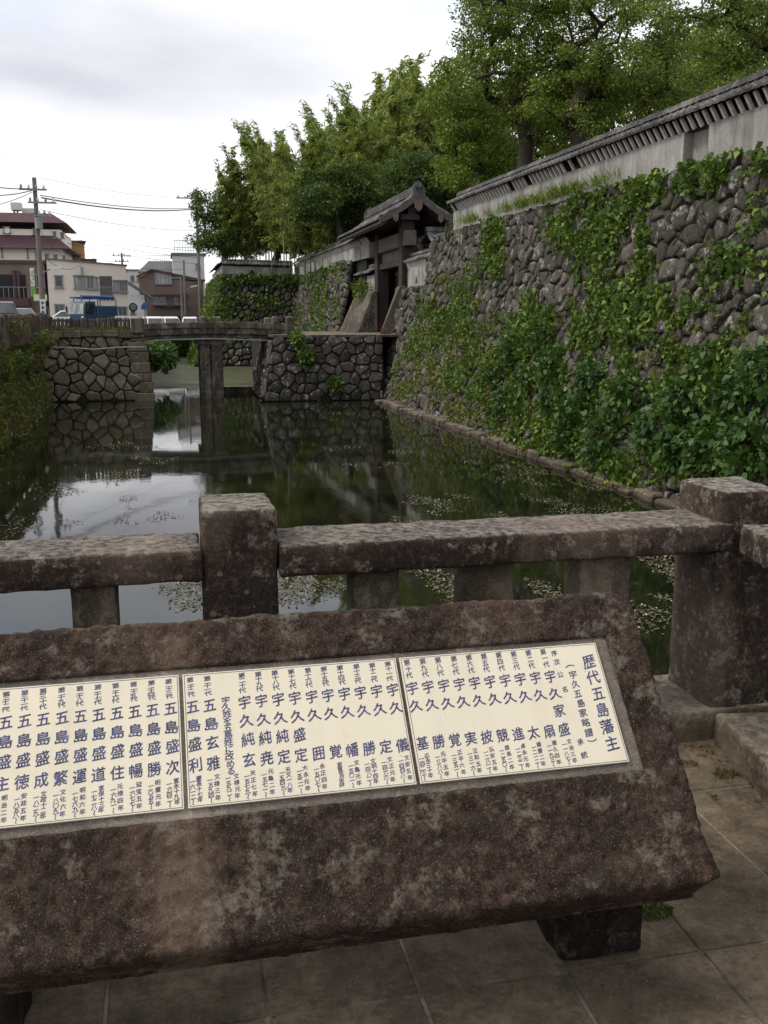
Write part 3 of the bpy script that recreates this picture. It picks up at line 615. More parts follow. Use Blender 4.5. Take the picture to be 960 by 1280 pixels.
for (ya, yb, xx) in ((47.25, 49.6, 12.15), (49.7, 52.08, 12.25)):
    m = MB(); m.box((xx, ya, .95), (xx + .12, yb, 4.2)); dr = m.build('door_leaf', M['wood'], g)
    m = MB()
    for z in (1.3, 2.2, 3.1, 3.9): m.box((xx - .06, ya + .02, z), (xx - .002, yb - .02, z + .16))
    m.build('door_ledger', M['woodgrey'], dr)
m = MB(); m.box((GX - .45, 46.15, 6.25), (GX + .45, 57.2, 6.5)); m.box((GX - .1, 46.15, 6.5), (GX + .3, 57.2, 7.2)); m.build('ridge_beam', M['wood'], g)
for xx, z in ((10.55, 6.18), (13.1, 6.18)):
    m = MB(); m.box((xx, 46.2, z), (xx + .25, 57.2, z + .26)); m.build('purlin', M['wood'], g)
RX, RY0, RY1, ZR, ZE, HW = 11.88, 45.9, 57.6, 7.45, 6.28, 1.85
m = MB()
for sg in (1, -1): tiled_slope(m, (RX, RY0, 0), (0, 1, 0), RY1 - RY0, (sg, 0, 0), HW, ZR, ZE, .3, .055, 6, .06)
rf = m.build('roof', M['tile'], g)
m = MB()
for sg in (1, -1):   # boarded soffit under the tiles
    m.hexa([(RX, RY0 + .05, ZR - .22), (RX + sg * (HW - .06), RY0 + .05, ZE - .24), (RX + sg * (HW - .06), RY1 - .05, ZE - .24), (RX, RY1 - .05, ZR - .22), (RX, RY0 + .05, ZR - .10), (RX + sg * (HW - .06), RY0 + .05, ZE - .13), (RX + sg * (HW - .06), RY1 - .05, ZE - .13), (RX, RY1 - .05, ZR - .10)])
m.build('soffit', M['wood'], rf)
m = MB()
for i in range(36):
    y = RY0 + .25 + i * .315
    for sg in (1, -1): m.bar((RX + sg * .2, y, ZR - .32), (RX + sg * (HW - .1), y, ZE - .30), .09, .10)
m.build('rafters', M['woodgrey'], rf)
for yb in (RY0 - .03, RY1 - .06):
    m = MB()
    for sg in (1, -1):
        pts = [(0, ZR - .02), (.5, ZR - .38), (1.1, ZR - .78), (HW + .02, ZE + .02)]
        for (a_, za), (b_, zb2) in zip(pts[:-1], pts[1:]):
            m.hexa([(RX + sg * a_, yb, za - .30), (RX + sg * b_, yb, zb2 - .27), (RX + sg * b_, yb + .09, zb2 - .27), (RX + sg * a_, yb + .09, za - .30), (RX + sg * a_, yb, za), (RX + sg * b_, yb, zb2), (RX + sg * b_, yb + .09, zb2), (RX + sg * a_, yb + .09, za)])
    m.build('barge_board', M['woodgrey'], rf)
for xx, z, s_ in ((RX, ZR - .34, .95), (RX - 1.1, ZE + .16, .62), (RX + 1.1, ZE + .16, .62)):
    m = MB(); m.prism([(-.22 * s_, 0, 0), (.22 * s_, 0, 0), (.18 * s_, 0, -.38 * s_), (0, 0, -.56 * s_), (-.18 * s_, 0, -.38 * s_)], (xx, RY0 - .10, z), (xx, RY0 - .035, z)); m.build('gable_pendant', mat_plain('pinkish timber', (.15, .11, .10), .85, .3, 4), rf)
m = MB(); rr = random.Random(2); y = RY0 + .1
while y < RY1 - .5:
    for w2_, z0, z1 in ((.24, -.06, .09), (.20, .09, .18), (.17, .18, .27), (.13, .27, .37)): m.box((RX - w2_, y, ZR + z0), (RX + w2_, y + .33, ZR + z1 - .012))
    y += .345
m.build('ridge_tiles', M['tile'], rf)
for y in (RY0 - .02, RY1 - .5):
    m = MB(); m.prism([(-.34, 0, -.15), (.34, 0, -.15), (.30, 0, .25), (.16, 0, .45), (0, 0, .56), (-.16, 0, .45), (-.30, 0, .25)], (RX, y, ZR), (RX, y + .12, ZR)); m.tube([(RX, y - .12, ZR + .33), (RX, y + .1, ZR + .33)], .13, 10); m.build('ridge_end_tile', M['tile'], rf)
m = MB()   # verge tiles along the gable edge
for sg in (1, -1):
    for k in range(2):
        pts = [(RX + sg * HW * t, RY0 + .06 + k * .24, ZR + (ZE - ZR) * t + .06 - .1 * math.sin(math.pi * t)) for t in (0, .25, .5, .75, 1.0)]
        m.tube(pts, .075, 8)
m.build('verge_tiles', M['tile'], rf)
# small roofs over the rear posts
for ya in (45.7, 52.0):
    m = MB()
    for sg in (1, -1): tiled_slope(m, (12.4, ya + .75, 0), (1, 0, 0), 2.9, (0, sg, 0), .95, 5.75, 5.2, .3, .055, 4, .02)
    r2 = m.build('rear_roof', M['tile'], g)
    m = MB(); m.box((12.4, ya + .6, 5.74), (15.3, ya + .9, 5.95)); m.build('ridge_tiles', M['tile'], r2)
    m = MB(); m.box((12.45, ya + .05, 5.0), (15.2, ya + 1.45, 5.14)); m.build('soffit', M['wood'], r2)
# leaning stone blocks at both feet of the gate
m = MB(); m.hexa([(10.1, 51.9, .9), (11.2, 51.9, .9), (11.2, 55.5, .9), (9.7, 55.5, .9), (10.95, 51.9, 3.1), (11.2, 51.9, 3.1), (11.2, 55.5, 3.1), (10.7, 55.5, 3.1)]); tag(m.build('gate_foot_block', M['bridge'], bevel=.04), 'dark leaning stone block at the left foot of the castle gate', 'stone block')
m = MB(); m.hexa([(9.95, 45.6, .9), (11.2, 45.6, .9), (11.2, 46.48, .9), (10.15, 46.48, .9), (10.9, 45.6, 3.15), (11.2, 45.6, 3.15), (11.2, 46.48, 3.15), (11.0, 46.48, 3.15)]); tag(m.build('gate_foot_block', M['rubble2'], bevel=.04), 'leaning pale stone block at the right foot of the castle gate', 'stone block')

# ------------------------------------------------------------------ near terrace, paving, railing, monument
m = MB()
m.add([(-14, -6, -.006), (1.55, -6, -.006), (1.80, 1.2, -.006), (2.25, 3.42, -.006), (-14, 3.42, -.006)], [(0, 1, 2, 3, 4)])
m.add([(-14, -6, -3), (1.55, -6, -3), (1.80, 1.2, -3), (2.25, 3.42, -3), (-14, 3.42, -3), (-14, -6, -.006), (1.55, -6, -.006), (1.80, 1.2, -.006), (2.25, 3.42, -.006), (-14, 3.42, -.006)], [(i, i + 1, i + 6, i + 5) for i in range(4)])
tag(m.build('terrace', M['joint']), kind='structure')
m = MB(); rr = random.Random(4)
for i in range(-22, 6):
    for j in range(-6, 4):
        x0 = .158 + i * .361; y0 = 1.925 + j * .76 - .76 * 0
        off = 0.0 if i % 2 == 0 else 0.0
        zt_ = rr.uniform(-.0015, .0015); lim = 1.93 if y0 > 0 else 1.6
        if x0 > 1.9 or y0 + .76 > 3.6: continue
        x1 = min(x0 + .361, 2.02); y1 = min(y0 + .76, 3.2)
        if x1 - x0 < .06 or y1 - y0 < .06: continue
        g_ = .0035; q = MB(); nx, ny = 4, 7
        k0 = len(m.v); m.box((x0 + g_, y0 + g_, -.06), (x1 - g_, y1 - g_, zt_), ch=.004); jx = [rr.uniform(-.003, .003) for _ in range(8)]; m.v[k0:] = [(x + .0025 * mn.noise(Vector((x * 9, y * 9, i * 3.1))) + jx[0], y + jx[1], z + (jx[2] * (x - x0) + jx[3] * (y - y0)) * 1.5 * (z > -.05)) for x, y, z in m.v[k0:]]
pv = m.build('pavement', M['paving']); tag(pv, kind='structure')

def rough_box(mb, x0, x1, y0, y1, z0, z1, step=.03, amp=.006, rnd_=.012, seed=0, lean=0.0):
    """box with rounded, slightly worn edges"""
    def lin(a_, b_):
        n = max(2, int((b_ - a_) / step)); e_ = min(.012, (b_ - a_) / 5)
        return [a_, a_ + e_] + [a_ + (b_ - a_) * i / n for i in range(1, n)] + [b_ - e_, b_]
    X, Y, Z = lin(x0, x1), lin(y0, y1), lin(z0, z1); c = Vector(((x0 + x1) / 2, (y0 + y1) / 2, (z0 + z1) / 2)); hx, hy, hz = (x1 - x0) / 2, (y1 - y0) / 2, (z1 - z0) / 2
    def P(x, y, z):
        q = Vector((x, y, z)) - c; k = Vector((max(-hx + rnd_, min(hx - rnd_, q.x)), max(-hy + rnd_, min(hy - rnd_, q.y)), max(-hz + rnd_, min(hz - rnd_, q.z))))
        d = q - k
        if d.length > 1e-6: d.normalize()
        p = c + k + d * rnd_; nzv = mn.noise(p * 9 + Vector((seed, 0, 0))) + .6 * mn.noise(p * 26 + Vector((seed, 3, 0))); edge = 1.0 + 1.5 * (abs(d.x) > .2 and abs(d.z) > .2)
        p = p + d * (amp * nzv * edge); p.x += lean * (p.z - z0); return (p.x, p.y, p.z)
    for A_, B_, f in ((X, Y, lambda a_, b_: (P(a_, b_, z1), 1)), (X, Y, lambda a_, b_: (P(a_, b_, z0), 1)), (X, Z, lambda a_, b_: (P(a_, y0, b_), 1)), (X, Z, lambda a_, b_: (P(a_, y1, b_), 1)), (Y, Z, lambda a_, b_: (P(x0, a_, b_), 1)), (Y, Z, lambda a_, b_: (P(x1, a_, b_), 1))):
        mb.grid([[f(a_, b_)[0] for b_ in B_] for a_ in A_])
def weld(o, d=.0008):
    bm = bmesh.new(); bm.from_mesh(o.data); bmesh.ops.remove_doubles(bm, verts=bm.verts, dist=d); bmesh.ops.recalc_face_normals(bm, faces=bm.faces); bm.to_mesh(o.data); bm.free()
    o.data.polygons.foreach_set('use_smooth', [True] * len(o.data.polygons)); o.data.update(); return o

rl = thing('stone_railing', 'brown lichened stone railing with square posts along the moat edge', 'railing', (.2, 3.2, 0))
for (x0, x1, zt, sd_) in ((.083, .325, .955, 1), (1.93, 2.175, .945, 2), (-1.76, -1.52, .955, 3), (-3.6, -3.36, .955, 4)):
    m = MB(); rough_box(m, x0, x1, 3.05, 3.37, .02, zt, .03, .004, .022, sd_); weld(m.build('post', M['post'], rl))
for (x0, x1, sd_) in ((.328, 1.985, 5), (-1.517, .080, 6), (-3.357, -1.763, 7)):
    m = MB(); rough_box(m, x0, x1, 3.04, 3.33, .722, .830, .03, .0045, .016, sd_); weld(m.build('handrail', M['rail'], rl))
for x0, x1, yy in ((-.335, -.195, 3.10), (.585, .745, 3.10), (1.0, 1.185, 3.16), (1.41, 1.61, 3.10), (-.9, -.74, 3.1), (-1.3, -1.16, 3.1), (-2.3, -2.14, 3.1), (-2.9, -2.74, 3.1)):
    m = MB(); rough_box(m, x0, x1, yy, yy + .15, .10, .74, .04, .003, .012, x0); weld(m.build('baluster', M['postside'], rl))
m = MB()
xs = [-4.2, -3.0, -1.9, -.75, .4, 1.25, 2.2]
for a_, b_ in zip(xs[:-1], xs[1:]): rough_box(m, a_ + .004, b_ - .004, 3.03, 3.42, -.08, .118, .05, .004, .014, a_)
weld(m.build('base_kerb', M['kerb'], rl))
# side railing turning towards the viewer
sr = thing('side_railing', 'stone side railing coming forward from the right corner post', 'railing', (2.0, 2.4, 0))
ang = math.atan2(.17, 1.0)
def rot_build(name, mat, x0, x1, z0, z1, L0, L1, sd_, step=.03):
    m = MB(); rough_box(m, x0, x1, -L1, -L0, z0, z1, step, .004, .015, sd_); c_, s_ = math.cos(ang * -1), math.sin(ang * -1)
    m.v = [(1.985 + c_ * x - s_ * y, 3.03 + s_ * x + c_ * y, z) for x, y, z in m.v]
    return weld(m.build(name, mat, sr))
rot_build('handrail', M['post'], 0.0, .22, .722, .832, .012, 2.6, 11)
rot_build('base_kerb', M['kerb'], -.05, .30, -.08, .12, .03, 1.0, 12, .05); rot_build('base_kerb', M['kerb'], -.05, .30, -.08, .115, 1.012, 2.6, 13, .05)
rot_build('baluster', M['postside'], .04, .18, .11, .73, .55, .70, 14, .05); rot_build('baluster', M['postside'], .04, .18, .11, .73, 1.2, 1.35, 15, .05)
rot_build('post', M['post'], -.01, .24, .1, .93, 2.62, 2.88, 16)

# monument: a tilted slab of rough stone with three enamel plates
T = R(46.5); O = Vector((1.002, 1.889, .55)); Uv = Vector((0, math.cos(T), math.sin(T))); Nv = Vector((0, -math.sin(T), math.cos(T))); Sv = Vector((1, 0, 0))
def sl_(s_, t, n=0.0): p = O + Sv * s_ + Uv * t + Nv * n; return (p.x, p.y, p.z)
mon = thing('stone_monument', 'rough brown stone slab set at a slant carrying three cream name plates with blue characters', 'monument', (.25, 2.0, 0))
S0, S1, T0, T1, TH = -1.66, .137, -.281, .445, .13
REC = (-1.535, .032, -.020, .316)          # shallow sunk panel for the plates
def lin(a_, b_, st, keep):
    L_ = sorted(set([a_, b_] + [k + e_ for k in keep for e_ in (-.0015, .0015)])); out = []
    for p, q in zip(L_[:-1], L_[1:]):
        n = max(1, int(round((q - p) / st))); out += [p + (q - p) * i / n for i in range(n)]
    return out + [b_]
XS = lin(S0, S1, .0085, REC[:2]); TS = lin(T0, T1, .0085, REC[2:])
def slabn(s_, t):
    q = Vector((s_, t, 0)); ch = mn.noise(Vector((s_ * 7, t * 4, 1)))
    big = .005 * mn.noise(Vector((s_ * 6, t * 5, 1))) + .011 * (abs(mn.noise(Vector((s_ * 24, t * 15, 3)))) - .2) + .008 * mn.noise(Vector((s_ * 55, t * 34, 5))) + .005 * mn.noise(Vector((s_ * 120, t * 90, 8)))
    if REC[0] < s_ < REC[1] and REC[2] < t < REC[3]: return -.020
    return big
def slab_edge(s_, t):
    """worn outline"""
    ds, dt = 0, 0
    e1 = S1 - s_; e0 = t - T0; e2 = T1 - t; e3 = s_ - S0
    k = .006 * mn.noise(Vector((s_ * 10, t * 10, 9))) + .005 * mn.noise(Vector((s_ * 40, t * 40, 4)))
    if e1 < .03: ds += (k - .004) * (1 - e1 / .03)
    if e3 < .03: ds -= (k - .004) * (1 - e3 / .03)
    if e0 < .03: dt -= (k - .003) * (1 - e0 / .03)
    if e2 < .03: dt += (k - .004) * (1 - e2 / .03)
    rr_ = 0
    for e_ in (e0, e1, e2, e3):
        if e_ < .02: rr_ -= .012 * (1 - e_ / .02) ** 2
    return ds, dt, rr_
m = MB(); front = []
for t in TS:
    row = []
    for s_ in XS:
        ds, dt, rr_ = slab_edge(s_, t); cor = max(0, (s_ - S1 + .05) / .05) * max(0, (t - T1 + .04) / .04)
        row.append(sl_(s_ + ds - .02 * cor, t + dt - .02 * cor + .012 * max(0, (s_ - S1 + .03) / .03) * max(0, (T0 + .03 - t) / .03), slabn(s_, t) + rr_))
    front.append(row)
m.grid(front)
def ins(s_, t):   # how far the back edge lies inside the front outline
    c_ = lambda d: max(0.0, 1 - d / .03)
    return Sv * (-.012 * c_(S1 - s_) + .012 * c_(s_ - S0)) + Uv * (-.008 * c_(t - T0) - .015 * c_(T1 - t))
def side(line, st):   # skirt from the front face edge back through the thickness
    rows = [line]
    for k in (.2, .4, .6, .8, 1.0):
        rows.append([tuple(Vector(p) + ins(*q) * k - Nv * TH * k + Vector((mn.noise(Vector(p) * 25 + Vector((0, 0, k * 4))), mn.noise(Vector(p) * 22 + Vector((5, 0, k * 4))), 0)) * .008 * (k < .99)) for p, q in zip(line, st)])
    m.grid(rows)
side(front[0], [(x, T0) for x in XS]); side(front[-1], [(x, T1) for x in XS]); side([r_[-1] for r_ in front], [(S1, t) for t in TS]); side([r_[0] for r_ in front], [(S0, t) for t in TS])
m.add([sl_(S0 + .012, T0 - .008, -TH), sl_(S1 - .012, T0 - .008, -TH), sl_(S1 - .012, T1 - .015, -TH), sl_(S0 + .012, T1 - .015, -TH)], [(0, 1, 2, 3)])
slab = weld(m.build('slab', M['slab'], mon), .0005)
m = MB()
nx_ = 120
def mfr(s_, t): return -.0085 + .0016 * mn.noise(Vector((s_ * 40, t * 40, 0)))
rows = [[sl_(REC[0] - .003 + (REC[1] - REC[0] + .006) * i / nx_, REC[2] - .003 + (REC[3] - REC[2] + .006) * j / 28, mfr(i * .3, j * .3)) for i in range(nx_ + 1)] for j in range(29)]
m.grid(rows); m.build('mortar_bed', M['mortar'], mon, smooth=True)
for x0, sd_ in ((-.130, 1), (-1.60, 2)):
    m = MB(); rough_box(m, 1.002 + x0, 1.002 + x0 + .222, 1.945, 2.30, 0.0, .50, .04, .006, .02, sd_)
    m.v = [(x, y, min(z, .345 + (y - 1.72) * math.tan(T) * .96 - .075)) for x, y, z in m.v]
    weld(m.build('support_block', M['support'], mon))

# lettering
FONT = None; _cache = {}
def glyph(ch):
    if ch in _cache: return _cache[ch]
    cu = bpy.data.curves.new('glyph', 'FONT'); cu.body = ch; cu.size = 1.0; cu.resolution_u = 2; cu.align_x = 'CENTER'
    ob = bpy.data.objects.new('glyph', cu); me = bpy.data.meshes.new_from_object(ob)
    vs = [tuple(v.co)[:2] for v in me.vertices]; fs = [tuple(p.vertices) for p in me.polygons]
    if vs:
        xs_ = [v[0] for v in vs]; ys_ = [v[1] for v in vs]; cxm = (min(xs_) + max(xs_)) / 2; cym = 0.36
        if ch in '︵︶〜()': cym = (min(ys_) + max(ys_)) / 2
        vs = [(x - cxm, y - cym) for x, y in vs]
    bpy.data.objects.remove(ob); bpy.data.curves.remove(cu); bpy.data.meshes.remove(me)
    _cache[ch] = (vs, fs); return _cache[ch]
PN = .0005
rk = random.Random(8)
def put(mb, ch, s_, t, w_, h_=None, rot=0.0):
    h_ = h_ or w_; vs, fs = glyph(ch); sk = rk.uniform(.10, .17); ph = rk.uniform(0, 50); r_ = rot + rk.uniform(-.03, .03); c_, q_ = math.cos(r_), math.sin(r_); out = []
    for x, y in vs:
        X = x * c_ - y * q_; Y = x * q_ + y * c_
        X += .035 * mn.noise(Vector((x * 2.2 + ph, y * 2.2, 0))); Y += .035 * mn.noise(Vector((x * 2.2, y * 2.2 + ph, 7))) + sk * X
        out.append((s_ + X * w_, t + Y * h_))
    for k, (a_, b_) in enumerate(((-1, -.6), (1, .6), (.3, -1), (-.3, 1))):      # brush weight
        mb.add([sl_(p + a_ * .011 * w_, q + b_ * .011 * h_, PN + .0006 + k * .00006) for p, q in out], fs)
def col_(mb, txt, s_, t0, t1, w_, h_=None):
    n = len(txt)
    for i, ch in enumerate(txt):
        t = t0 if n == 1 else t0 + (t1 - t0) * i / (n - 1)
        if ch == '〜': put(mb, ch, s_, t, w_ * 1.1, w_ * 1.1, -math.pi / 2 + .12)
        else: put(mb, ch, s_ + rk.uniform(-.0008, .0008), t, w_, h_)
def entry(mb, s_, num, fam, name, era, year, short=True):
    n = len(num); col_(mb, num, s_ - .002, .287, .254 if n == 3 else .251, .0165, .0165 if n <= 3 else .0135 if n == 4 else .0115)
    rows_ = {2: (.222, .178)}
    put(mb, fam[0], s_, .222, .030, .033); put(mb, fam[1], s_ + .001, .179, .033, .031)
    if len(name) == 2: put(mb, name[0], s_ + .001, .136, .030, .033); put(mb, name[1], s_, .090, .030, .033)
    else: put(mb, name, s_ + .001, .090, .030, .033)
    k = .052 / (len(era) - 1) if len(era) > 1 else 0
    col_(mb, era, s_ + .006, .061, .016, .0125, min(.0125, k)); col_(mb, year, s_ - .008, .055, .012, .0125)
P1, P2, P3 = MB(), MB(), MB()
col_(P1, '歴代五島藩主', -.031, .252, .046, .035, .037)
put(P1, '︵', -.083, .245, .026, .022); col_(P1, '宇久五島家略譜', -.081, .222, .077, .0215); put(P1, '︶', -.077, .058, .026, .022)
put(P1, '序', -.114, .281, .016); put(P1, '次', -.113, .258, .017); put(P1, '公', -.113, .225, .017); put(P1, '名', -.111, .187, .016); put(P1, '承', -.107, .057, .0165); put(P1, '統', -.106, .026, .017)
d1 = [('第一代', '家盛', '文治三年', '一一八七〜'), ('第二代', '扇', '建久四年', '一一九三〜'), ('第三代', '太', '建暦二年', '一二一二〜'), ('第四代', '進', '貞永元年', '一二三二〜'), ('第五代', '競', '建長二年', '一二五〇〜'), ('第六代', '披', '弘安五年', '一二八二〜'), ('第七代', '実', '正和五年', '一三一六〜'), ('第八代', '覚', '正平六年', '一三五一〜'), ('第九代', '勝', '元中五年', '一三八八〜'), ('第十代', '基', '応永三十年', '一四二三〜')]
for i, (a_, b_, c_, d_) in enumerate(d1): entry(P1, -.139 - i * .0379, a_, '宇久', b_, c_, d_)
d2 = [('第十一代', '儀', '文安五年', '一四四八〜'), ('第十二代', '定', '文正元年', '一四六六〜'), ('第十三代', '勝', '文明十四年', '一四八二〜'), ('第十四代', '幡', '文亀元年', '一五〇一〜'), ('第十五代', '覚', '家督年月未詳', ''), ('第十六代', '囲', '永正四年', '一五〇七〜'), ('第十七代', '盛定', '大永元年', '一五二一〜'), ('第十八代', '純定', '天文一八年', '一五四九〜'), ('第十九代', '純尭', '元亀二年', '一五七一〜'), ('第二十代', '純玄', '天正七年', '一五七九〜')]
for i, (a_, b_, c_, d_) in enumerate(d2): entry(P2, -.527 - i * .0378, a_, '宇久', b_, c_, d_)
col_(P2, '宇久姓を五島姓に改める', -.908, .231, .070, .0205, .0185); col_(P2, '文禄元年', -.897, .058, .016, .0125); col_(P2, '一五九二〜', -.914, .055, .012, .0125)
for i, (a_, b_, c_, d_) in enumerate([('第二十一代', '玄雅', '文禄三年', '一五九四〜'), ('第二十二代', '盛利', '慶長十七年', '一六一二〜')]): entry(P2, -.944 - i * .0375, a_, '五島', b_, c_, d_)
d3 = [('第二十三代', '盛次', '寛永十九年', '一六四二〜'), ('第二十四代', '盛勝', '明暦元年', '一六五五〜'), ('第二十五代', '盛暢', '延宝五年', '一六七七〜'), ('第二十六代', '盛住', '元禄四年', '一六九一〜'), ('第二十七代', '盛道', '享保十三年', '一七二八〜'), ('第二十八代', '盛運', '明和六年', '一七六九〜'), ('第二十九代', '盛繁', '文化六年', '一八〇九〜'), ('第三十代', '盛成', '文政十二年', '一八二九〜'), ('第三十一代', '盛徳', '安政五年', '一八五八〜'), ('第三十二代', '盛主', '明治二年', '一八六九〜')]
for i, (a_, b_, c_, d_) in enumerate(d3): entry(P3, -1.029 - i * .0380, a_, '五島', b_, c_, d_)
for (s0, s1, txt, lb) in ((-.499, 0.0, P1, 'right cream plate headed by the large title column'), (-1.000, -.5075, P2, 'middle cream plate'), (-1.502, -1.0085, P3, 'left cream plate')):
    m = MB(); q = [sl_(s0, 0, -.007), sl_(s1, 0, -.007), sl_(s1, .301, -.007), sl_(s0, .301, -.007), sl_(s0, 0, PN), sl_(s1, 0, PN), sl_(s1, .301, PN), sl_(s0, .301, PN)]
    m.hexa(q); p = m.build('name_plate', M['plate'], mon, bevel=.0012); p['label'] = lb
    txt.build('lettering', M['ink'], p, fixn=False)
    m = MB(); o4 = [(s0 + .003, .003), (s1 - .003, .003), (s1 - .003, .298), (s0 + .003, .298)]; i4 = [(s0 + .0042, .0042), (s1 - .0042, .0042), (s1 - .0042, .2968), (s0 + .0042, .2968)]
    m.add([sl_(x, y, PN + .0004) for x, y in o4 + i4], [(k, (k + 1) % 4, 4 + (k + 1) % 4, 4 + k) for k in range(4)]); m.build('border_line', M['ink'], p, fixn=False)
# ------------------------------------------------------------------ trees
def proj(P):
    c = P - EYE; z = c.dot(_f); return 480 + FPX * c.dot(_r) / z, 640 + FPX * c.dot(_d) / z
def tree(name, label, cat, base, fork, ells, ncl, nlf, lsz, mat, trad=.28, clr=.75, group=None, seed=1, flat=.6, bark='bark', mintwig=.012, up=.5):
    """trunk base->fork, then limbs grown to leaf clusters filling the crown ellipsoids (cx,cy,cz,rx,ry,rz)"""
    rnd = random.Random(seed); base, fork = Vector(base), Vector(fork)
    root = thing(name, label, cat, base, group)
    nodes = []; par = []; kids = []
    def addn(p, k): nodes.append(Vector(p)); par.append(k); return len(nodes) - 1
    last = -1; NT = 6
    for i in range(NT + 1):
        t = i / NT; p = base.lerp(fork, t) + Vector((rnd.uniform(-1, 1), rnd.uniform(-1, 1), 0)) * .12 * math.sin(math.pi * t) * (fork - base).length * .25; last = addn(p, last)
    vol = [a_[3] * a_[4] * a_[5] for a_ in ells]; tg = []
    tries = 0
    while len(tg) < ncl and tries < ncl * 60:
        tries += 1
        e_ = rnd.choices(ells, vol)[0]; d = Vector((rnd.gauss(0, 1), rnd.gauss(0, 1), rnd.gauss(0, 1))).normalized() * (rnd.random() ** .33) ** .8
        p = Vector((e_[0] + d.x * e_[3], e_[1] + d.y * e_[4], e_[2] + d.z * e_[5]))
        if all((p - q).length > clr * .75 for q in tg): tg.append(p)
    tg.sort(key=lambda p: (p - fork).length)
    tips = []
    for p in tg:
        best = min(range(2, len(nodes)), key=lambda k: (nodes[k] - p).length + .25 * max(0, nodes[k].z - p.z) + (0 if k >= NT - 2 else 1.5))
        a_ = nodes[best]; L = (p - a_).length; n = max(2, int(L / .9)); k = best
        for i in range(1, n + 1):
            t = i / n; q = a_.lerp(p, t) + Vector((0, 0, 1)) * (.12 * L * math.sin(math.pi * t)) + Vector((rnd.gauss(0, 1), rnd.gauss(0, 1), rnd.gauss(0, 1))) * .07 * L * math.sin(math.pi * t); k = addn(q, k)
        tips.append(k)
    cnt = [0] * len(nodes)
    for k in tips:
        while k >= 0: cnt[k] += 1; k = par[k]
    mxc = max(cnt); rad = [max(mintwig, trad * (c_ / mxc) ** .55) for c_ in cnt]
    for i in range(NT + 1): rad[i] = trad * (1.35 if i == 0 else 1.1 - .15 * i / NT)
    m = MB(); done = set()
    m.tube(nodes[:NT + 1], rad[:NT + 1], 9)
    for k in sorted(tips, key=lambda k: -cnt[k]):
        ch = [k]
        while par[ch[-1]] >= 0 and ch[-1] not in done and ch[-1] > NT: done.add(ch[-1]); ch.append(par[ch[-1]])
        ch = ch[::-1]
        if len(ch) > 1: m.tube([nodes[c_] for c_ in ch], [min(rad[c_], rad[ch[1]] * 1.05) for c_ in ch], 5, cap=False)
    m.build('trunk', M[bark], root, smooth=True, fixn=False)
    C = []; D = []
    for k in tips:
        n = int(nlf * rnd.uniform(.6, 1.35)); r_ = clr * rnd.uniform(.75, 1.25)
        q = RS.normal(size=(n, 3)); q /= np.linalg.norm(q, axis=1)[:, None]; q *= (RS.rand(n, 1) ** .45) * r_; q[:, 2] *= flat; D.append(q / r_); C.append(q + np.array(nodes[k]))
    C = np.concatenate(C); D = np.concatenate(D)
    leaf_mesh('crown', C, lsz * RS.uniform(.65, 1.3, len(C)), .5, M[mat], root, up=up, droop=.2, dirs=D)
    return root
def ell(px, py, Y, rpx, rpy, ry=None):
    p = aty(px, py, Y); s_ = Y / FPX * 1.02; k = (12 if Y > 57 else 0); return (p.x, p.y, p.z, (rpx - min(k, rpx * .4)) * s_, ry or (rpx - min(k, rpx * .4)) * s_, (rpy - min(k, rpy * .4)) * s_)
def tb(px, Y, z=4.8): p = aty(px, 300, Y); return (p.x, Y, z)
tree('broadleaf_tree', 'tall broadleaf tree with a dark forking trunk, leftmost of three over the long wall', 'tree', tb(662, 45), aty(655, 150, 45), [ell(640, 60, 45, 75, 75), ell(690, 130, 45, 65, 60), ell(610, 20, 45.5, 40, 40), ell(650, -40, 45, 80, 50)], 165, 212, 0.160, 'leafA', .36, .82, seed=3)
tree('broadleaf_tree', 'spreading tree with sky showing through its limbs above the middle of the long wall', 'tree', tb(742, 42), aty(722, 160, 42), [ell(770, 70, 42, 85, 65), ell(740, -10, 42, 90, 60), ell(720, 130, 42, 60, 40), ell(830, 120, 42, 60, 45)], 165, 204, 0.152, 'leafA', .34, .78, seed=4)
tree('broadleaf_tree', 'dark overhanging tree at the upper right corner above the plastered wall', 'tree', tb(985, 33), aty(990, 60, 33), [ell(930, 30, 33, 85, 45), ell(880, 0, 33, 70, 40), ell(1010, 0, 33, 90, 70), ell(900, 75, 33, 55, 28)], 121, 204, 0.129, 'leafA', .3, .62, seed=5)
tree('broadleaf_tree', 'bright green round tree right behind the castle gate roof', 'tree', tb(600, 49), aty(600, 215, 49), [ell(592, 190, 49, 48, 65), ell(575, 120, 49, 38, 45), ell(630, 215, 49, 40, 40)], 104, 221, 0.160, 'leafB', .2, .75, seed=6)
tree('broadleaf_tree', 'shady tree standing deeper behind the plastered wall between the two forking trees', 'tree', tb(800, 54), aty(800, 170, 54), [ell(790, 130, 54, 120, 60), ell(690, 180, 54, 70, 50), ell(880, 80, 54, 80, 60)], 165, 153, 0.198, 'leafA', .3, 1.0, seed=7)
tree('broadleaf_tree', 'pale green tree showing far behind through the crowns at the top right', 'tree', tb(870, 60), aty(870, 150, 60), [ell(860, 110, 60, 130, 70), ell(940, 60, 60, 90, 60)], 140, 170, .22, 'leafB', .3, 1.15, seed=17)
tree('broadleaf_tree', 'pale green tree showing behind the leftmost forking trunk', 'tree', tb(690, 58), aty(690, 190, 58), [ell(680, 150, 58, 110, 80), ell(620, 170, 58, 60, 70), ell(740, 190, 58, 80, 40)], 140, 170, .22, 'leafB', .3, 1.1, seed=18)
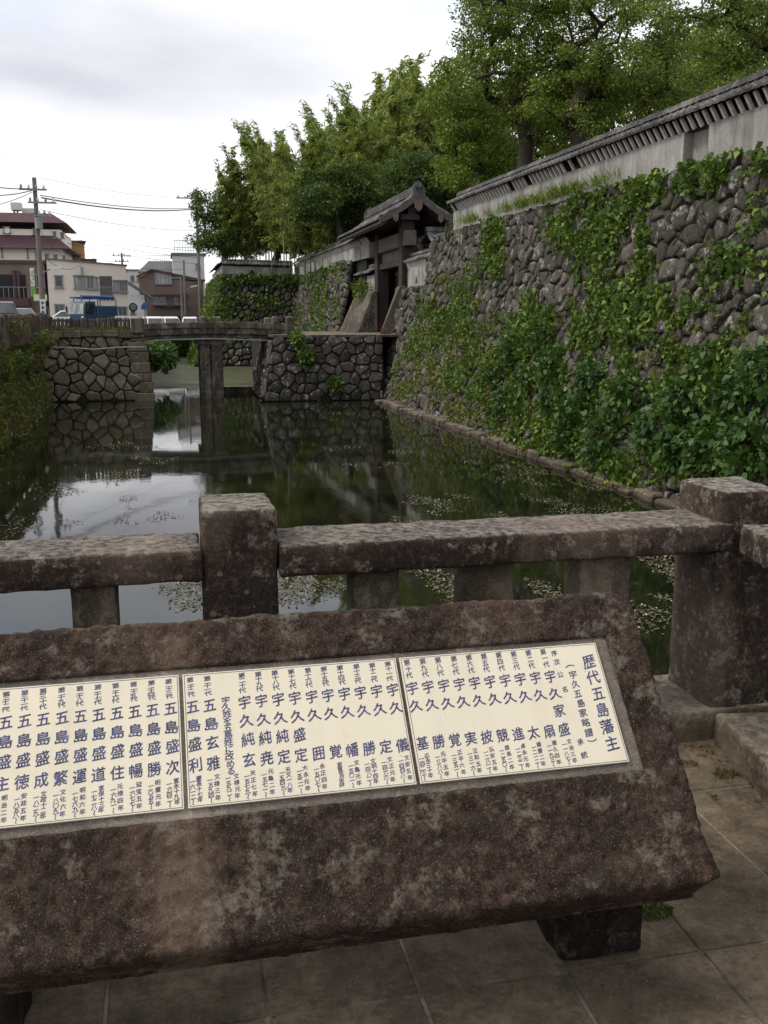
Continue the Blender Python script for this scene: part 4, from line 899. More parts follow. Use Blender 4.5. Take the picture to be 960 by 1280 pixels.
tree('broadleaf_tree', 'dark open crowned tree at the far left end of the grove beside the utility pole', 'tree', tb(285, 84, 5.2), aty(275, 290, 84), [ell(264, 262, 84, 34, 36), ell(275, 300, 84, 42, 28), ell(252, 296, 84, 22, 20), ell(252, 246, 84, 20, 16)], 66, 144, 0.205, 'leafD', .22, .8, seed=8)
tree('broadleaf_tree', 'rounded mid green tree in front of the bamboo near the bastion', 'tree', tb(345, 83, 5.2), aty(345, 290, 83), [ell(350, 235, 83, 38, 42), ell(375, 265, 83, 38, 34), ell(330, 275, 83, 30, 32)], 93, 204, 0.228, 'leafA', .3, 1.05, seed=9)
tree('broadleaf_tree', 'dark bushy tree with a bare leaning trunk left of the gate roof', 'tree', tb(434, 66, 5.2), aty(420, 268, 66), [ell(395, 255, 66, 45, 32), ell(440, 245, 67, 40, 40), ell(415, 225, 67, 35, 25), ell(455, 285, 68, 40, 20)], 93, 187, 0.205, 'leafD', .2, .85, seed=10)
tree('broadleaf_tree', 'low dark tree filling the shade under the bamboo behind the far plastered wall', 'tree', tb(390, 90, 5.0), aty(390, 305, 90), [ell(370, 300, 90, 70, 26), ell(440, 290, 88, 50, 34), ell(310, 305, 92, 35, 20)], 88, 187, 0.243, 'leafD', .25, 1.1, seed=12)
tree('broadleaf_tree', 'shady tree between the bamboo and the gate roof', 'tree', tb(520, 60, 5.0), aty(520, 240, 60), [ell(520, 225, 60, 50, 40), ell(560, 240, 60, 40, 30)], 77, 187, 0.205, 'leafD', .25, .95, seed=13)
# bamboo
def bamboo(seed, H):
    rnd = random.Random(seed); root = thing('bamboo', 'feathery yellow green bamboo plume in the grove behind the gate', 'bamboo', (0, 0, 0), 'bamboo plumes of the grove behind the gate')
    lean = rnd.uniform(1.0, 2.6); az = rnd.uniform(0, 6.28); L = Vector((math.cos(az), math.sin(az), 0))
    def ax(t): return L * (lean * t ** 2.6) + Vector((0, 0, H * (t - .06 * t ** 4)))
    m = MB(); m.tube([ax(i / 11) for i in range(13)], [.055 * (1 - .9 * i / 12) for i in range(13)], 6); m.build('culm', M['culm'], root, smooth=True)
    C = []; D = []; S = []
    for i in range(46):
        t = .2 + .73 * (i / 45) ** .85; p = ax(t); a_ = rnd.uniform(0, 6.28); ln = (.25 + 1.15 * min(1, (1.0 - t) * 3.2) ** .8 * min(1, (t - .08) * 3)) * rnd.uniform(.5, 1.25)
        d = Vector((math.cos(a_), math.sin(a_), .75))
        for j in range(44):
            u = rnd.uniform(.15, 1); q = p + d * (ln * u) - Vector((0, 0, 1)) * (ln * .62 * u * u) + Vector((rnd.gauss(0, .14), rnd.gauss(0, .14), rnd.gauss(0, .12)))
            C.append(q[:]); D.append((d.x, d.y, -.5 + rnd.uniform(-.5, .3)))
    for j in range(150):
        t = rnd.uniform(.82, 1.1) ; C.append((ax(t) + Vector((rnd.gauss(0, .12), rnd.gauss(0, .12), rnd.gauss(0, .1))))[:]); D.append((L.x, L.y, .5))
    leaf_mesh('foliage', C, RS.uniform(.28, .6, len(C)), .19, M['bamboo'], root, up=.25, dirs=np.array(D), droop=.2)
    return root
protos = [bamboo(40 + i, 11) for i in range(4)]; used = set()
rnd = random.Random(77)
tops = [(268, 245), (290, 190), (320, 165), (345, 158), (370, 175), (400, 152), (430, 122), (455, 118), (480, 80), (505, 105), (535, 92), (560, 72), (590, 90), (620, 130)]
for i in range(70):
    px = 275 + 340 * ((i * .618) % 1.0); ty = np.interp(px, [a_[0] for a_ in tops], [a_[1] for a_ in tops]); row = i % 3
    Y = (69, 75, 82)[row] + rnd.uniform(-3, 3); Y = max(Y, 83 if px < 330 else 60); ty += abs(rnd.gauss(0, 16)) - 10 + (45 if row == 0 and rnd.random() < .6 else 0)
    p = aty(px, ty, Y); H = p.z - 5.0; k = i % 4; o = protos[k]
    if k not in used: used.add(k); o.location = (p.x, Y, 4.9); o.rotation_euler = (0, 0, rnd.uniform(0, 6.28)); o.scale = (H / 11 * .9, H / 11 * .9, H / 11)
    else: copy_tree(o, None, (p.x, Y, 4.9), rnd.uniform(0, 6.28), (max(.75, H / 11), max(.75, H / 11), H / 11))

# ------------------------------------------------------------------ ivy, creepers and shrubs on the walls
def scatter(fn, Ls, Lh, n, ells, out=(.02, .22), nsc=.9, thr=.0, seed=1):
    """points on a wall face, kept where the listed patches and a clumpy noise let leaves grow"""
    rnd = random.Random(seed); P = []
    for i in range(n):
        u, v = rnd.uniform(0, Ls), rnd.uniform(0, Lh); p = Vector(fn(u, v, 0)); x, y = proj(p); w_ = 0
        for (cx_, cy_, rx, ry, dn) in ells:
            q = ((x - cx_) / rx) ** 2 + ((y - cy_) / ry) ** 2
            if q < 1.6: w_ = max(w_, dn * min(1, 1.6 - q))
        if w_ <= 0: continue
        nz_ = .5 + .8 * mn.noise(p * nsc + Vector((seed, 0, 0))) + .55 * mn.noise(p * nsc * 3.1)
        if rnd.random() < w_ * max(0, min(1, (nz_ - .38 - thr + .40 * (w_ - .5)) * 6)): P.append(fn(u, v, rnd.uniform(*out) * (.4 + max(0, nz_))))
    return P
GREEN = [(760, 238, 90, 26, 1), (850, 220, 95, 26, .9), (925, 206, 60, 20, .85), (775, 330, 48, 85, .95), (735, 285, 40, 45, .7), (805, 400, 70, 42, .9), (700, 430, 60, 60, .9), (630, 470, 60, 40, .8), (625, 310, 14, 38, .9), (930, 345, 36, 40, .65), (905, 410, 55, 34, .7), (570, 400, 50, 40, .45), (600, 350, 25, 25, .3), (700, 520, 80, 50, .7), (850, 470, 140, 40, .8), (950, 270, 30, 30, .5), (515, 375, 14, 18, 1), (505, 430, 30, 40, .3), (900, 580, 90, 30, .9), (800, 590, 60, 22, .8)]
YEL = [(545, 450, 75, 48, .9), (605, 500, 70, 34, .9), (690, 545, 60, 34, .8), (505, 465, 34, 34, .8), (560, 395, 50, 45, .5), (650, 400, 60, 30, .3), (780, 430, 50, 30, .4), (880, 440, 70, 40, .45), (840, 585, 70, 25, .7), (800, 360, 40, 40, .3)]
P = scatter(rwu, Y1W - Y0W, 7.0, 140000, GREEN, (.03, .34), seed=3); tag(leaf_mesh('ivy', P, RS.uniform(.055, .19, len(P)), .7, M['ivy'], up=.1, dirs=np.tile([-.6, -.2, -.2], (len(P), 1)), droop=.5), 'dark green ivy creeping over the right stone wall', 'ivy', kind='stuff')
P = scatter(rwu, Y1W - Y0W, 7.0, 85000, YEL, (.02, .22), seed=9); tag(leaf_mesh('creeper', P, RS.uniform(.05, .15, len(P)), .7, M['ivyY'], up=.1, dirs=np.tile([-.6, -.2, -.2], (len(P), 1)), droop=.4), 'yellow green creeper on the lower left of the right stone wall', 'creeper', kind='stuff')
rnd = random.Random(31); m = MB()
for k in range(110):
    u, v = rnd.uniform(8, 38), rnd.uniform(0, 5.2); du = rnd.gauss(0, .10); pts = []
    for q in range(rnd.randint(8, 20)):
        pts.append(rwu(u, v, .07 + .03 * rnd.random())); du = du * .8 + rnd.gauss(0, .06); u += du; v += rnd.uniform(.08, .2)
        if v > 6.9: break
    if len(pts) > 3: m.tube(pts, [.016 * (1 - .7 * i / len(pts)) for i in range(len(pts))], 5, cap=False)
tag(m.build('ivy_stems', M['bark'], smooth=True, fixn=False), 'brown ivy runners climbing between the stones of the right wall', 'ivy stems', kind='stuff')
P = scatter(w2, 23.0, 7.2, 9000, [(402, 375, 12, 50, .9), (440, 345, 14, 18, .7), (385, 350, 25, 12, .8), (378, 410, 14, 30, .6), (428, 385, 10, 12, .7), (445, 332, 26, 8, .9), (410, 340, 40, 8, .8)], (.05, .35), seed=5); tag(leaf_mesh('ivy', P, RS.uniform(.16, .3, len(P)), .6, M['ivy'], up=.2, droop=.3), 'bright green creeper in streaks on the wall beyond the gate', 'creeper', kind='stuff')
P = scatter(w3, 8.8, 7.4, 12000, [(300, 345, 60, 10, 1), (350, 345, 30, 14, .9), (265, 380, 22, 50, 1), (330, 390, 25, 30, .5), (300, 400, 60, 30, .35), (290, 370, 12, 20, .7)], (.05, .4), seed=6)
for i in range(3500):
    j = random.random(); P.append((2.0 + 2.4 * gcurve(j) - random.uniform(0, .3), 77.8 + 2.3 * gcurve(j) + random.random() * 24, WZ + 7.2 * j))
tag(leaf_mesh('creeper', P, RS.uniform(.18, .34, len(P)), .5, M['ivy'], up=.3, droop=.2), 'green creeper hanging over the far bastion', 'creeper', kind='stuff')
def blades(P, name, label, mat, h=(.25, .5), kind='stuff', w_=.12, out=(-.3, 0, 1)):
    P = np.asarray(P); D = np.tile(out, (len(P), 1)); s_ = RS.uniform(h[0], h[1], len(P)); P = P + np.array(out) * s_[:, None] * .4
    return tag(leaf_mesh(name, P, s_, w_, M[mat], up=-.2, dirs=D), label, 'grass', kind=kind)
P = []
for i in range(9000):
    y = random.uniform(17, 38); q = Vector((10.95 - random.random() * .25, y, rw_top(y) + .02)); x, yy = proj(q)
    d = max(math.exp(-((x - 690) / 45) ** 2), .8 * math.exp(-((x - 640) / 35) ** 2), .35 * math.exp(-((x - 600) / 25) ** 2), .3 * math.exp(-((x - 745) / 25) ** 2))
    if random.random() < d * (.5 + .8 * mn.noise(q * 1.3)): P.append(q[:])
blades(P, 'wall_grass', 'pale long grass along the foot of the long plastered wall', 'grass', (.2, .6), w_=.045)
def shrub(name, label, c, r_, n, ls, mat, group=None, seed=1, stems=6, base=None, flat=.85, asp=.55, cat='shrub'):
    rnd = random.Random(seed); c = Vector(c); base = Vector(base) if base else c - Vector((-.35, 0, r_ * .7)); root = thing(name, label, cat, base, group)
    m = MB(); C = []; D = []
    for k in range(stems):
        d = Vector((rnd.gauss(-.35, .6), rnd.gauss(0, .7), rnd.gauss(.35, .45))).normalized(); p = c + d * r_ * .8
        m.tube([base, base.lerp(p, .5) + Vector((0, 0, .12 * r_)), p], [.02, .014, .006], 5)
    m.build('stem', M['bark'], root, fixn=False)
    for k in range(n):
        d = Vector((rnd.gauss(0, 1), rnd.gauss(0, 1), rnd.gauss(0, 1))).normalized(); rr = r_ * (.55 + .5 * rnd.random()) * (1 + .45 * mn.noise(d * 2.3 + Vector((seed * 3, 0, 0)))); C.append((c + Vector((d.x * rr * .8, d.y * rr, d.z * rr * flat)))[:]); D.append((d.x, d.y, d.z * .6 - .25))
    leaf_mesh('foliage', C, ls * RS.uniform(.6, 1.3, n), asp, M[mat], root, up=.55, dirs=np.array(D), droop=.25); return root
rnd = random.Random(13); sp = []
for (px, py, r_) in ((735, 512, .62), (770, 545, .72), (800, 495, .62), (835, 540, .78), (870, 500, .66), (905, 560, .8), (935, 500, .75), (955, 560, .85), (975, 470, .8), (750, 470, .5), (700, 455, .5), (672, 470, .45), (640, 500, .42), (628, 470, .4), (700, 500, .4), (720, 545, .5), (905, 455, .55), (860, 555, .6), (650, 440, .42), (690, 420, .5)):
    # meet the wall face: march along the view ray until it crosses the leaning face
    v = ray(px, py); t = None
    for k in range(400):
        q = EYE + v * (8 + k * .1); h = (q.z - WZ) / (rw_top(q.y) - WZ)
        if 0 <= h <= 1 and q.x >= rw(q.y, h).x: t = q; break
    if t is None: continue
    sp.append(t); shrub('wall_shrub', 'leafy broad-leaved shrub rooted in the foot of the right stone wall', t + Vector((-.25, 0, 0)), r_ * (t.y / 19) ** .5, int(520 * r_ / .7), .175 if t.y < 24 else .16, 'shrub', 'broad-leaved shrubs along the right wall', seed=len(sp), base=t + Vector((.15, 0, -.2)), asp=.62)
for (px, py, fnY, r_, lb) in ((520, 374, 44.5, .7, 'bright shrub on the wall ledge at the near foot of the gate'), (372, 424, 43.0, .45, 'small fern shrub at the upper left of the right bridge abutment'), (383, 445, 43.0, .5, 'small shrub growing on the face of the right bridge abutment'), (452, 362, 53.5, .75, 'bright shrub beside the stone block left of the gate'), (425, 388, 60, .8, 'bright shrub on the wall left of the gate'), (420, 480, 42.9, .45, 'dark weedy shrub at the waterline of the right bridge abutment')):
    p = aty(px, py, fnY); shrub('shrub', lb, p, r_, 420, .16, 'grass' if 'bright' in lb else 'ivy', seed=int(px), base=p + Vector((.3, .3, -.3)))
# ------------------------------------------------------------------ left bank plants, bushes by the bridge
P, Q, G = [], [], []
for i in range(26000):
    y = 14 + 31 * random.random() ** .8; t = random.random(); x = -5.95 + t * (1.25 if y < 34 else 1.25 - 0.5 * (y - 34) / 11); z = 0.92 - t ** 1.1 * 3.0; q = Vector((x, y, z)); n_ = mn.noise(q * .8) + .6 * mn.noise(q * 2.2)
    o_ = (x + random.uniform(0, .18), y, z + random.uniform(0, .22))
    if n_ > .32: P.append(o_)
    elif n_ > -.5 and random.random() < .75: Q.append(o_)
    if t > .55 and y < 30 and random.random() < .5: G.append((x, y, z))
tag(leaf_mesh('bank_ivy', P, RS.uniform(.09, .2, len(P)), .5, M['ivy'], up=.2, droop=.2), 'green weeds covering the left bank', 'weeds', kind='stuff')
tag(leaf_mesh('dry_weeds', Q, RS.uniform(.14, .34, len(Q)), .16, M['dryweed'], up=-.1, dirs=np.tile([.3, 0, .7], (len(Q), 1))), 'dry brownish weeds on the left bank', 'weeds', kind='stuff')
blades(G, 'bank_grass', 'fresh green grass at the foot of the left bank', 'grass', (.2, .5), w_=.1, out=(.35, 0, 1))
def weed(x, y, z, h, n, lb, mat, seed):
    rnd = random.Random(seed); root = thing('weed', lb, 'weed', (x, y, z), 'tall weeds leaning out of the left bank'); m = MB(); C = []; D = []
    for k in range(n):
        a_ = rnd.uniform(0, 6.28); tip = Vector((x + .25 * h + .3 * h * math.cos(a_), y + .35 * h * math.sin(a_), z + h * rnd.uniform(.6, 1))); b_ = Vector((x, y, z)); mid = b_.lerp(tip, .55) + Vector((0, 0, .1 * h)); m.tube([b_, mid, tip], [.012, .009, .004], 4)
        for j in range(26):
            t = rnd.uniform(.2, 1); p = b_.lerp(tip, t) + Vector((0, 0, .1 * h * math.sin(3.14 * t))); C.append((p + Vector((rnd.gauss(0, .06), rnd.gauss(0, .06), rnd.gauss(0, .04))))[:]); D.append((rnd.gauss(0, 1), rnd.gauss(0, 1), .5))
    m.build('stem', M['dryweed'], root, fixn=False); leaf_mesh('foliage', C, RS.uniform(.1, .24, len(C)), .3, M[mat], root, dirs=np.array(D)); return root
rnd = random.Random(3)
for k in range(16):
    y = 24 + k * 1.3; weed(-5.3 + rnd.uniform(0, .5), y, .5 - rnd.random() * 1.3, rnd.uniform(.7, 1.3), 7, 'tall scraggly weed leaning out of the left bank', 'dryweed' if k % 3 else 'ivy', k)
P = []
for i in range(1500): P.append((-5.0 + random.random() * 3.6, 45.35 + random.random() * .3, 1.13))
blades(P, 'coping_grass', 'short grass along the top of the left abutment under the fence', 'grass', (.05, .16), w_=.12, out=(0, -.2, 1))
shrub('bush', 'round dark green bush at the water just past the left abutment', aty(203, 444, 56), 1.05, 760, .28, 'shrub', seed=31, base=(-1.4, 56, -1.8))
shrub('bush', 'dark bush hanging over the duckweed under the left end of the bridge', aty(192, 452, 50), .6, 420, .2, 'shrub', seed=32, base=(-1.5, 50, -1.4))
shrub('bush', 'clipped dark bush at the far end of the moat', aty(222, 432, 100), 2.0, 700, .5, 'leafD', seed=33, base=(.8, 101, -1))
P = []
for i in range(2600): P.append((-1.5 + 8 * random.random(), 102 + 3.5 * random.random(), -1.9 + 1.9 * random.random()))
blades(P, 'far_grass', 'bright green grass on the far bank of the moat', 'grass', (.3, .7), w_=.25, out=(0, -.3, 1))
# ------------------------------------------------------------------ floating weed
a = NM('duckweed sheet'); n = a.noise(.55, 6, .65, a.co(scale=(1, .35, 1))); n2 = a.noise(9, 4, .7)
cc = a.mix(.5, a.ramp(n2, [(.38, (.022, .026, .011)), (.6, (.085, .09, .042))]), a.ramp(a.noise(1.2, 4, .6, a.co(scale=(.4, 1.3, 1))), [(.42, (.028, .032, .016)), (.58, (.10, .10, .055))]))
M['duck'] = a.done(cc, .6, a.bump(n2, .4, .02), .08)
m = MB(); xs_ = [-2.2, 1, 4, 7, 9.5]
rows = [[(x, y + 1.1 * mn.noise(Vector((x * .7, y, 0))), WZ + .004) for x in [-2.3 + i * .6 for i in range(20)]] for y in [53.5 + j * 3 for j in range(18)]]
m.grid(rows); tag(m.build('duckweed', M['duck']), 'greenish duckweed film covering the moat beyond the bridge', 'duckweed', kind='stuff')
pat = [(180, 575, 42, 22, 1), (470, 520, 60, 7, .8), (430, 560, 22, 3, 1), (415, 570, 25, 3, .8), (470, 580, 40, 4, .8), (450, 508, 60, 4, 1), (640, 590, 60, 18, .9), (700, 612, 60, 16, .9), (560, 640, 60, 20, 1.1), (600, 575, 40, 8, .6), (760, 640, 60, 22, .6), (540, 620, 40, 8, .8), (500, 565, 12, 3, .8), (515, 530, 30, 8, .7), (60, 640, 60, 40, .22), (120, 610, 60, 30, .25), (190, 640, 50, 14, .3), (300, 560, 90, 12, .18), (260, 545, 70, 14, .16), (350, 600, 60, 30, .05), (200, 745, 80, 24, .35), (390, 740, 50, 22, .4), (560, 740, 60, 30, .5), (690, 730, 40, 30, .5), (825, 760, 60, 60, .3), (830, 720, 50, 25, .5), (40, 745, 50, 20, .15), (100, 560, 40, 8, .4), (300, 515, 40, 5, .3), (560, 540, 60, 20, .2)]
rnd = random.Random(21); P = []; S = []; W = []
for (cx_, cy_, rx, ry, dn) in pat:
    n = int(rx * ry * 2.4 * max(dn, .35)) + 60 if dn >= .2 else 0
    for i in range(n):
        a_ = rnd.uniform(0, 6.28); r_ = rnd.random() ** .5 * 1.25; q = atz(cx_ + rx * r_ * math.cos(a_), cy_ + ry * r_ * math.sin(a_), WZ + .012); 
        if q.x > rw(max(4, q.y), 0).x - .36 or q.x < -4.9 or q.y > 58: continue
        k = mn.noise(Vector((q.x * .9, q.y * .5, 3))) + .5 * mn.noise(Vector((q.x * 2.6, q.y * 1.3, 5)))
        if k > .10 + .3 * (r_ - .6):
            (W if rnd.random() < .07 else P).append((q.x + rnd.gauss(0, .05), q.y + rnd.gauss(0, .08), WZ + .010 + rnd.random() * .012))
tag(leaf_mesh('floating_weed', P, RS.uniform(.025, .075, len(P)), .55, M['pweed'], up=3.5), 'pale floating water weed in drifts on the moat', 'water weed', kind='stuff')
M['flower'] = mat_plain('white water flowers', (.42, .39, .31), .6, .2, 9)
tag(leaf_mesh('water_flowers', W, RS.uniform(.02, .04, len(W)), .9, M['flower'], up=2), 'tiny white flowers among the floating weed', 'water flowers', kind='stuff')
a = NM('submerged weed'); M['subw'] = a.done(a.ramp(a.noise(3, 5), [(.4, (.012, .018, .006)), (.6, (.03, .045, .012))]), .7)
# moss by the monument and at the kerb
P = []
for i in range(500): 
    a_ = random.uniform(0, 6.28); r_ = random.random() ** .5 * .035; P.append((1.20 + r_ * 1.6 * math.cos(a_), 2.09 + r_ * math.sin(a_), .002))
blades(P, 'moss_tuft', 'dark green moss tuft under the right end of the monument slab', 'leafD', (.006, .018), w_=.3, out=(0, -.2, 1), kind='thing')
P = []
for (x, y, r0, n) in ((1.83, 2.76, .05, 260), (1.74, 2.86, .04, 120), (1.70, 2.62, .012, 40), (1.90, 2.67, .02, 60)):
    for i in range(n):
        a_ = random.uniform(0, 6.28); r_ = random.random() ** .5 * r0; P.append((x + r_ * math.cos(a_), y + r_ * math.sin(a_) * .6, .003))
blades(P, 'moss_tuft', 'yellow green moss tufts in the paving near the side kerb', 'dryweed', (.005, .014), w_=.4, out=(0, -.2, 1), kind='thing')

P = []
for i in range(420):
    u = random.random()
    if u < .45: y = random.uniform(1.2, 3.0); x = 1.985 - (3.03 - y) * .17 - .05 - abs(random.gauss(0, .05))
    elif u < .7: x = random.uniform(1.1, 1.9); y = 3.02 - abs(random.gauss(0, .04))
    else: x = random.uniform(-.6, 1.9); y = random.uniform(1.5, 3.0)
    P.append((x, y, .004 + random.random() * .004))
M['litter'] = mat_leaf('dry leaf litter', (.05, .03, .015), (.12, .075, .035), (.22, .16, .08), .1, .2, .1)
tag(leaf_mesh('leaf_litter', P, RS.uniform(.006, .020, len(P)), .5, M['litter'], up=3), 'dry brown leaf litter and grit on the paving along the kerbs', 'leaf litter', kind='stuff')
# ------------------------------------------------------------------ town
class Bld:
    """building with a front between two ground points; windows are set by rectangles on that front"""
    def __init__(s, name, label, cat, P0, P1, z0, z1, depth, mat, z1b=None, wall='wall'):
        s.a, s.b = Vector((P0[0], P0[1], 0)), Vector((P1[0], P1[1], 0)); s.al = (s.b - s.a).normalized(); s.n = Vector((s.al.y, -s.al.x, 0)); s.L = (s.b - s.a).length
        s.root = thing(name, label, cat, (s.a.x, s.a.y, z0)); s.depth = depth
        z1b = z1b if z1b is not None else z1
        m = MB(); m.hexa([s.P(0, 0, z0), s.P(s.L, 0, z0), s.P(s.L, -depth, z0), s.P(0, -depth, z0), s.P(0, 0, z1), s.P(s.L, 0, z1b), s.P(s.L, -depth, z1b), s.P(0, -depth, z1)]); s.w = m.build(wall, mat, s.root)
    def P(s, u, d, z): p = s.a + s.al * u + s.n * d; return (p.x, p.y, z)
    def uz(s, px, py): v = ray(px, py); t = (s.a - EYE).dot(s.n) / v.dot(s.n); q = EYE + v * t; return (q - s.a).dot(s.al), q.z
    def blk(s, name, mat, u0, u1, d0, d1, z0, z1, parent=None, bev=0):
        m = MB(); m.hexa([s.P(u0, d1, z0), s.P(u1, d1, z0), s.P(u1, d0, z0), s.P(u0, d0, z0), s.P(u0, d1, z1), s.P(u1, d1, z1), s.P(u1, d0, z1), s.P(u0, d0, z1)]); return m.build(name, mat, parent or s.root)
    def win(s, x0, y0, x1, y1, n=2, glass='glass', fr='metal', name='window', sill=True):
        u0, z1 = s.uz(x0, y0); u1, z0 = s.uz(x1, y1); fw = .07; m = MB()
        def q(a0, a1, b0, b1, d0=.0, d1=.09): m.hexa([s.P(a0, d1, b0), s.P(a1, d1, b0), s.P(a1, d0, b0), s.P(a0, d0, b0), s.P(a0, d1, b1), s.P(a1, d1, b1), s.P(a1, d0, b1), s.P(a0, d0, b1)])
        q(u0, u1, z0, z0 + fw); q(u0, u1, z1 - fw, z1); q(u0, u0 + fw, z0 + fw, z1 - fw); q(u1 - fw, u1, z0 + fw, z1 - fw)
        for i in range(1, n): c_ = u0 + (u1 - u0) * i / n; q(c_ - .035, c_ + .035, z0 + fw, z1 - fw, .0, .075)
        if sill: q(u0 - .08, u1 + .08, z0 - .09, z0 - .005, .0, .2); q(u0 - .05, u1 + .05, z1 + .005, z1 + .07, 0, .16)
        f = m.build(name, M[fr], s.root); m = MB(); m.hexa([s.P(u0 + fw, .03, z0 + fw), s.P(u1 - fw, .03, z0 + fw), s.P(u1 - fw, .004, z0 + fw), s.P(u0 + fw, .004, z0 + fw), s.P(u0 + fw, .03, z1 - fw), s.P(u1 - fw, .03, z1 - fw), s.P(u1 - fw, .004, z1 - fw), s.P(u0 + fw, .004, z1 - fw)]); m.build('pane', M[glass], f); return f
def gx(px, Y): p = aty(px, 400, Y); return (p.x, Y)
# cream block with maroon mansard bands
b = Bld('apartment_block', 'tall cream apartment block with two maroon roof bands and rooftop tanks', 'building', gx(-25, 110), gx(83, 110), -.15, 10.9, 12, M['cream'])
for (py0, py1, ov, nm) in ((265, 281, 0.7, 'roof'), (292, 313, 0.9, 'lower_roof')):
    z1 = b.uz(60, py0 + 1.5)[1]; z0 = b.uz(60, py1 - 2)[1]; L = b.L; m = MB(); i_ = .95
    m.hexa([b.P(-1, ov, z0), b.P(L + ov, ov, z0), b.P(L + ov, -12.4, z0), b.P(-1, -12.4, z0), b.P(-1, ov - i_, z1), b.P(L + ov - i_ - .6, ov - i_, z1), b.P(L + ov - i_ - .6, -11.6, z1), b.P(-1, -11.6, z1)]); m.build(nm, M['maroon'], b.root)
for r_ in ((66, 290, 70.5, 297, 1), (75.5, 291, 80.5, 298, 1), (56, 318, 61, 324, 1), (67, 319, 72, 324, 1), (78, 320, 82, 325, 1), (4, 284, 13, 291, 2), (41, 286, 45, 293, 1), (44, 315, 47, 323, 1), (33, 308, 36, 322, 1), (1, 308, 4, 321, 1)): b.win(*r_[:4], n=r_[4])
m = MB(); c_ = b.uz(9.5, 288.5); m.tube([b.P(c_[0], .1, c_[1]), b.P(c_[0], .32, c_[1])], .3, 12); m.build('satellite_dish', M['white'], b.root)
z = b.uz(20, 265)[1]
for (x0, x1, py, dd) in ((9, 22, 250, -2), (22, 41, 256, -3)):
    u0, zt_ = b.uz(x0, py); u1, _ = b.uz(x1, py); t = b.blk('water_tank', M['greyb'], u0, u1, dd - 1.5, dd, zt_ - .75, zt_)
    b.blk('tank_leg', M['metal'], u0 + .2, u0 + .4, dd - .4, dd - .2, z - .3, zt_ - .75, t); b.blk('tank_leg', M['metal'], u1 - .5, u1 - .3, dd - .4, dd - .2, z - .3, zt_ - .75, t)
# orange building
b = Bld('orange_building', 'orange rendered building showing between the cream blocks', 'building', gx(80, 122), gx(111, 122.3), -.15, 11.2, 9, M['orange'], 10.3)
b.blk('roof', M['slate'], -.2, b.L + .2, -9.2, .2, 10.6, 10.75); b.win(88, 316, 92, 325, 1); b.win(98, 318, 102, 326, 1)
# brown shop with balcony
b = Bld('shop_building', 'brown clad shop building with a recessed balcony at the left edge', 'building', gx(-30, 84), gx(60, 84), -.15, 6.05, 9, M['brownb'])
u0, z0_ = b.uz(-28, 398); 
b.blk('roof_band', M['brownd'], -.1, b.L + .25, -9, .12, 6.0, 6.28); 
uA, zA = b.uz(0, 343); uB, zB = b.uz(34, 372); b.blk('balcony_recess', M['black'], uA - 2, uB, -.02, .02, zB, zA); 
bl = b.blk('balcony', M['brownd'], uA - 2, uB + .25, .03, .9, zB - .72, zB - .05)
m = MB()
for k in range(12): m.bar(b.P(uA - 1.6 + k * .38, .86, zB - .05), b.P(uA - 1.6 + k * .38, .86, zB + .8), .04, .04)
m.bar(b.P(uA - 2, .86, zB + .8), b.P(uB + .2, .86, zB + .8), .06, .06); m.build('balcony_rail', M['metal'], bl)
for px in (18, 22): u_, _ = b.uz(px, 350); b.blk('pillar', M['brownd'], u_ - .1, u_ + .2, .021, .25, zB, zA + .3)
u0, _ = b.uz(60, 350); b.blk('corner_pillar', M['brownd'], u0 - .05, u0 + .42, -.6, .3, .9, 6.1)
for r_ in ((45, 344, 50, 359, 1), (52, 344, 56.5, 359, 1), (33, 385, 42, 399, 1), (55, 385, 62, 398, 1)): b.win(*r_[:4], n=r_[4])
# hanging banner and low banner
c0 = aty(37, 335, 82.5); c1 = aty(44.5, 370, 82.5); m = MB(); m.box((c0.x, 82.46, c1.z), (c1.x, 82.54, c0.z)); t = tag(m.build('banner_sign', M['white']), 'vertical white and green banner sign on the brown shop front', 'sign')
m = MB(); m.box((c0.x + .02, 82.44, c1.z + .02), (c1.x - .02, 82.458, c1.z + .75)); m.build('green_panel', M['green'], t)
m = MB()
for k in range(6):
    cz = c0.z - .28 - k * .29; cxm = (c0.x + c1.x) / 2; rr = random.Random(k)
    for q in range(4): x = cxm + rr.uniform(-.13, .13); zc = cz + rr.uniform(-.09, .09); m.box((x - .08, 82.43, zc - .02), (x + .08, 82.4425, zc + .02)) if q % 2 else m.box((x - .02, 82.43, zc - .08), (x + .02, 82.4425, zc + .08))
m.build('lettering', M['green'], t)
c0 = aty(42, 368, 82); c1 = aty(59, 376, 82); m = MB(); m.box((c0.x, 81.96, c1.z), (c1.x, 82.02, c0.z)); tag(m.build('low_banner', mat_plain('pale green', (.52, .62, .38), .6, .15, 2)), 'low pale green banner below the vertical banner sign', 'sign')
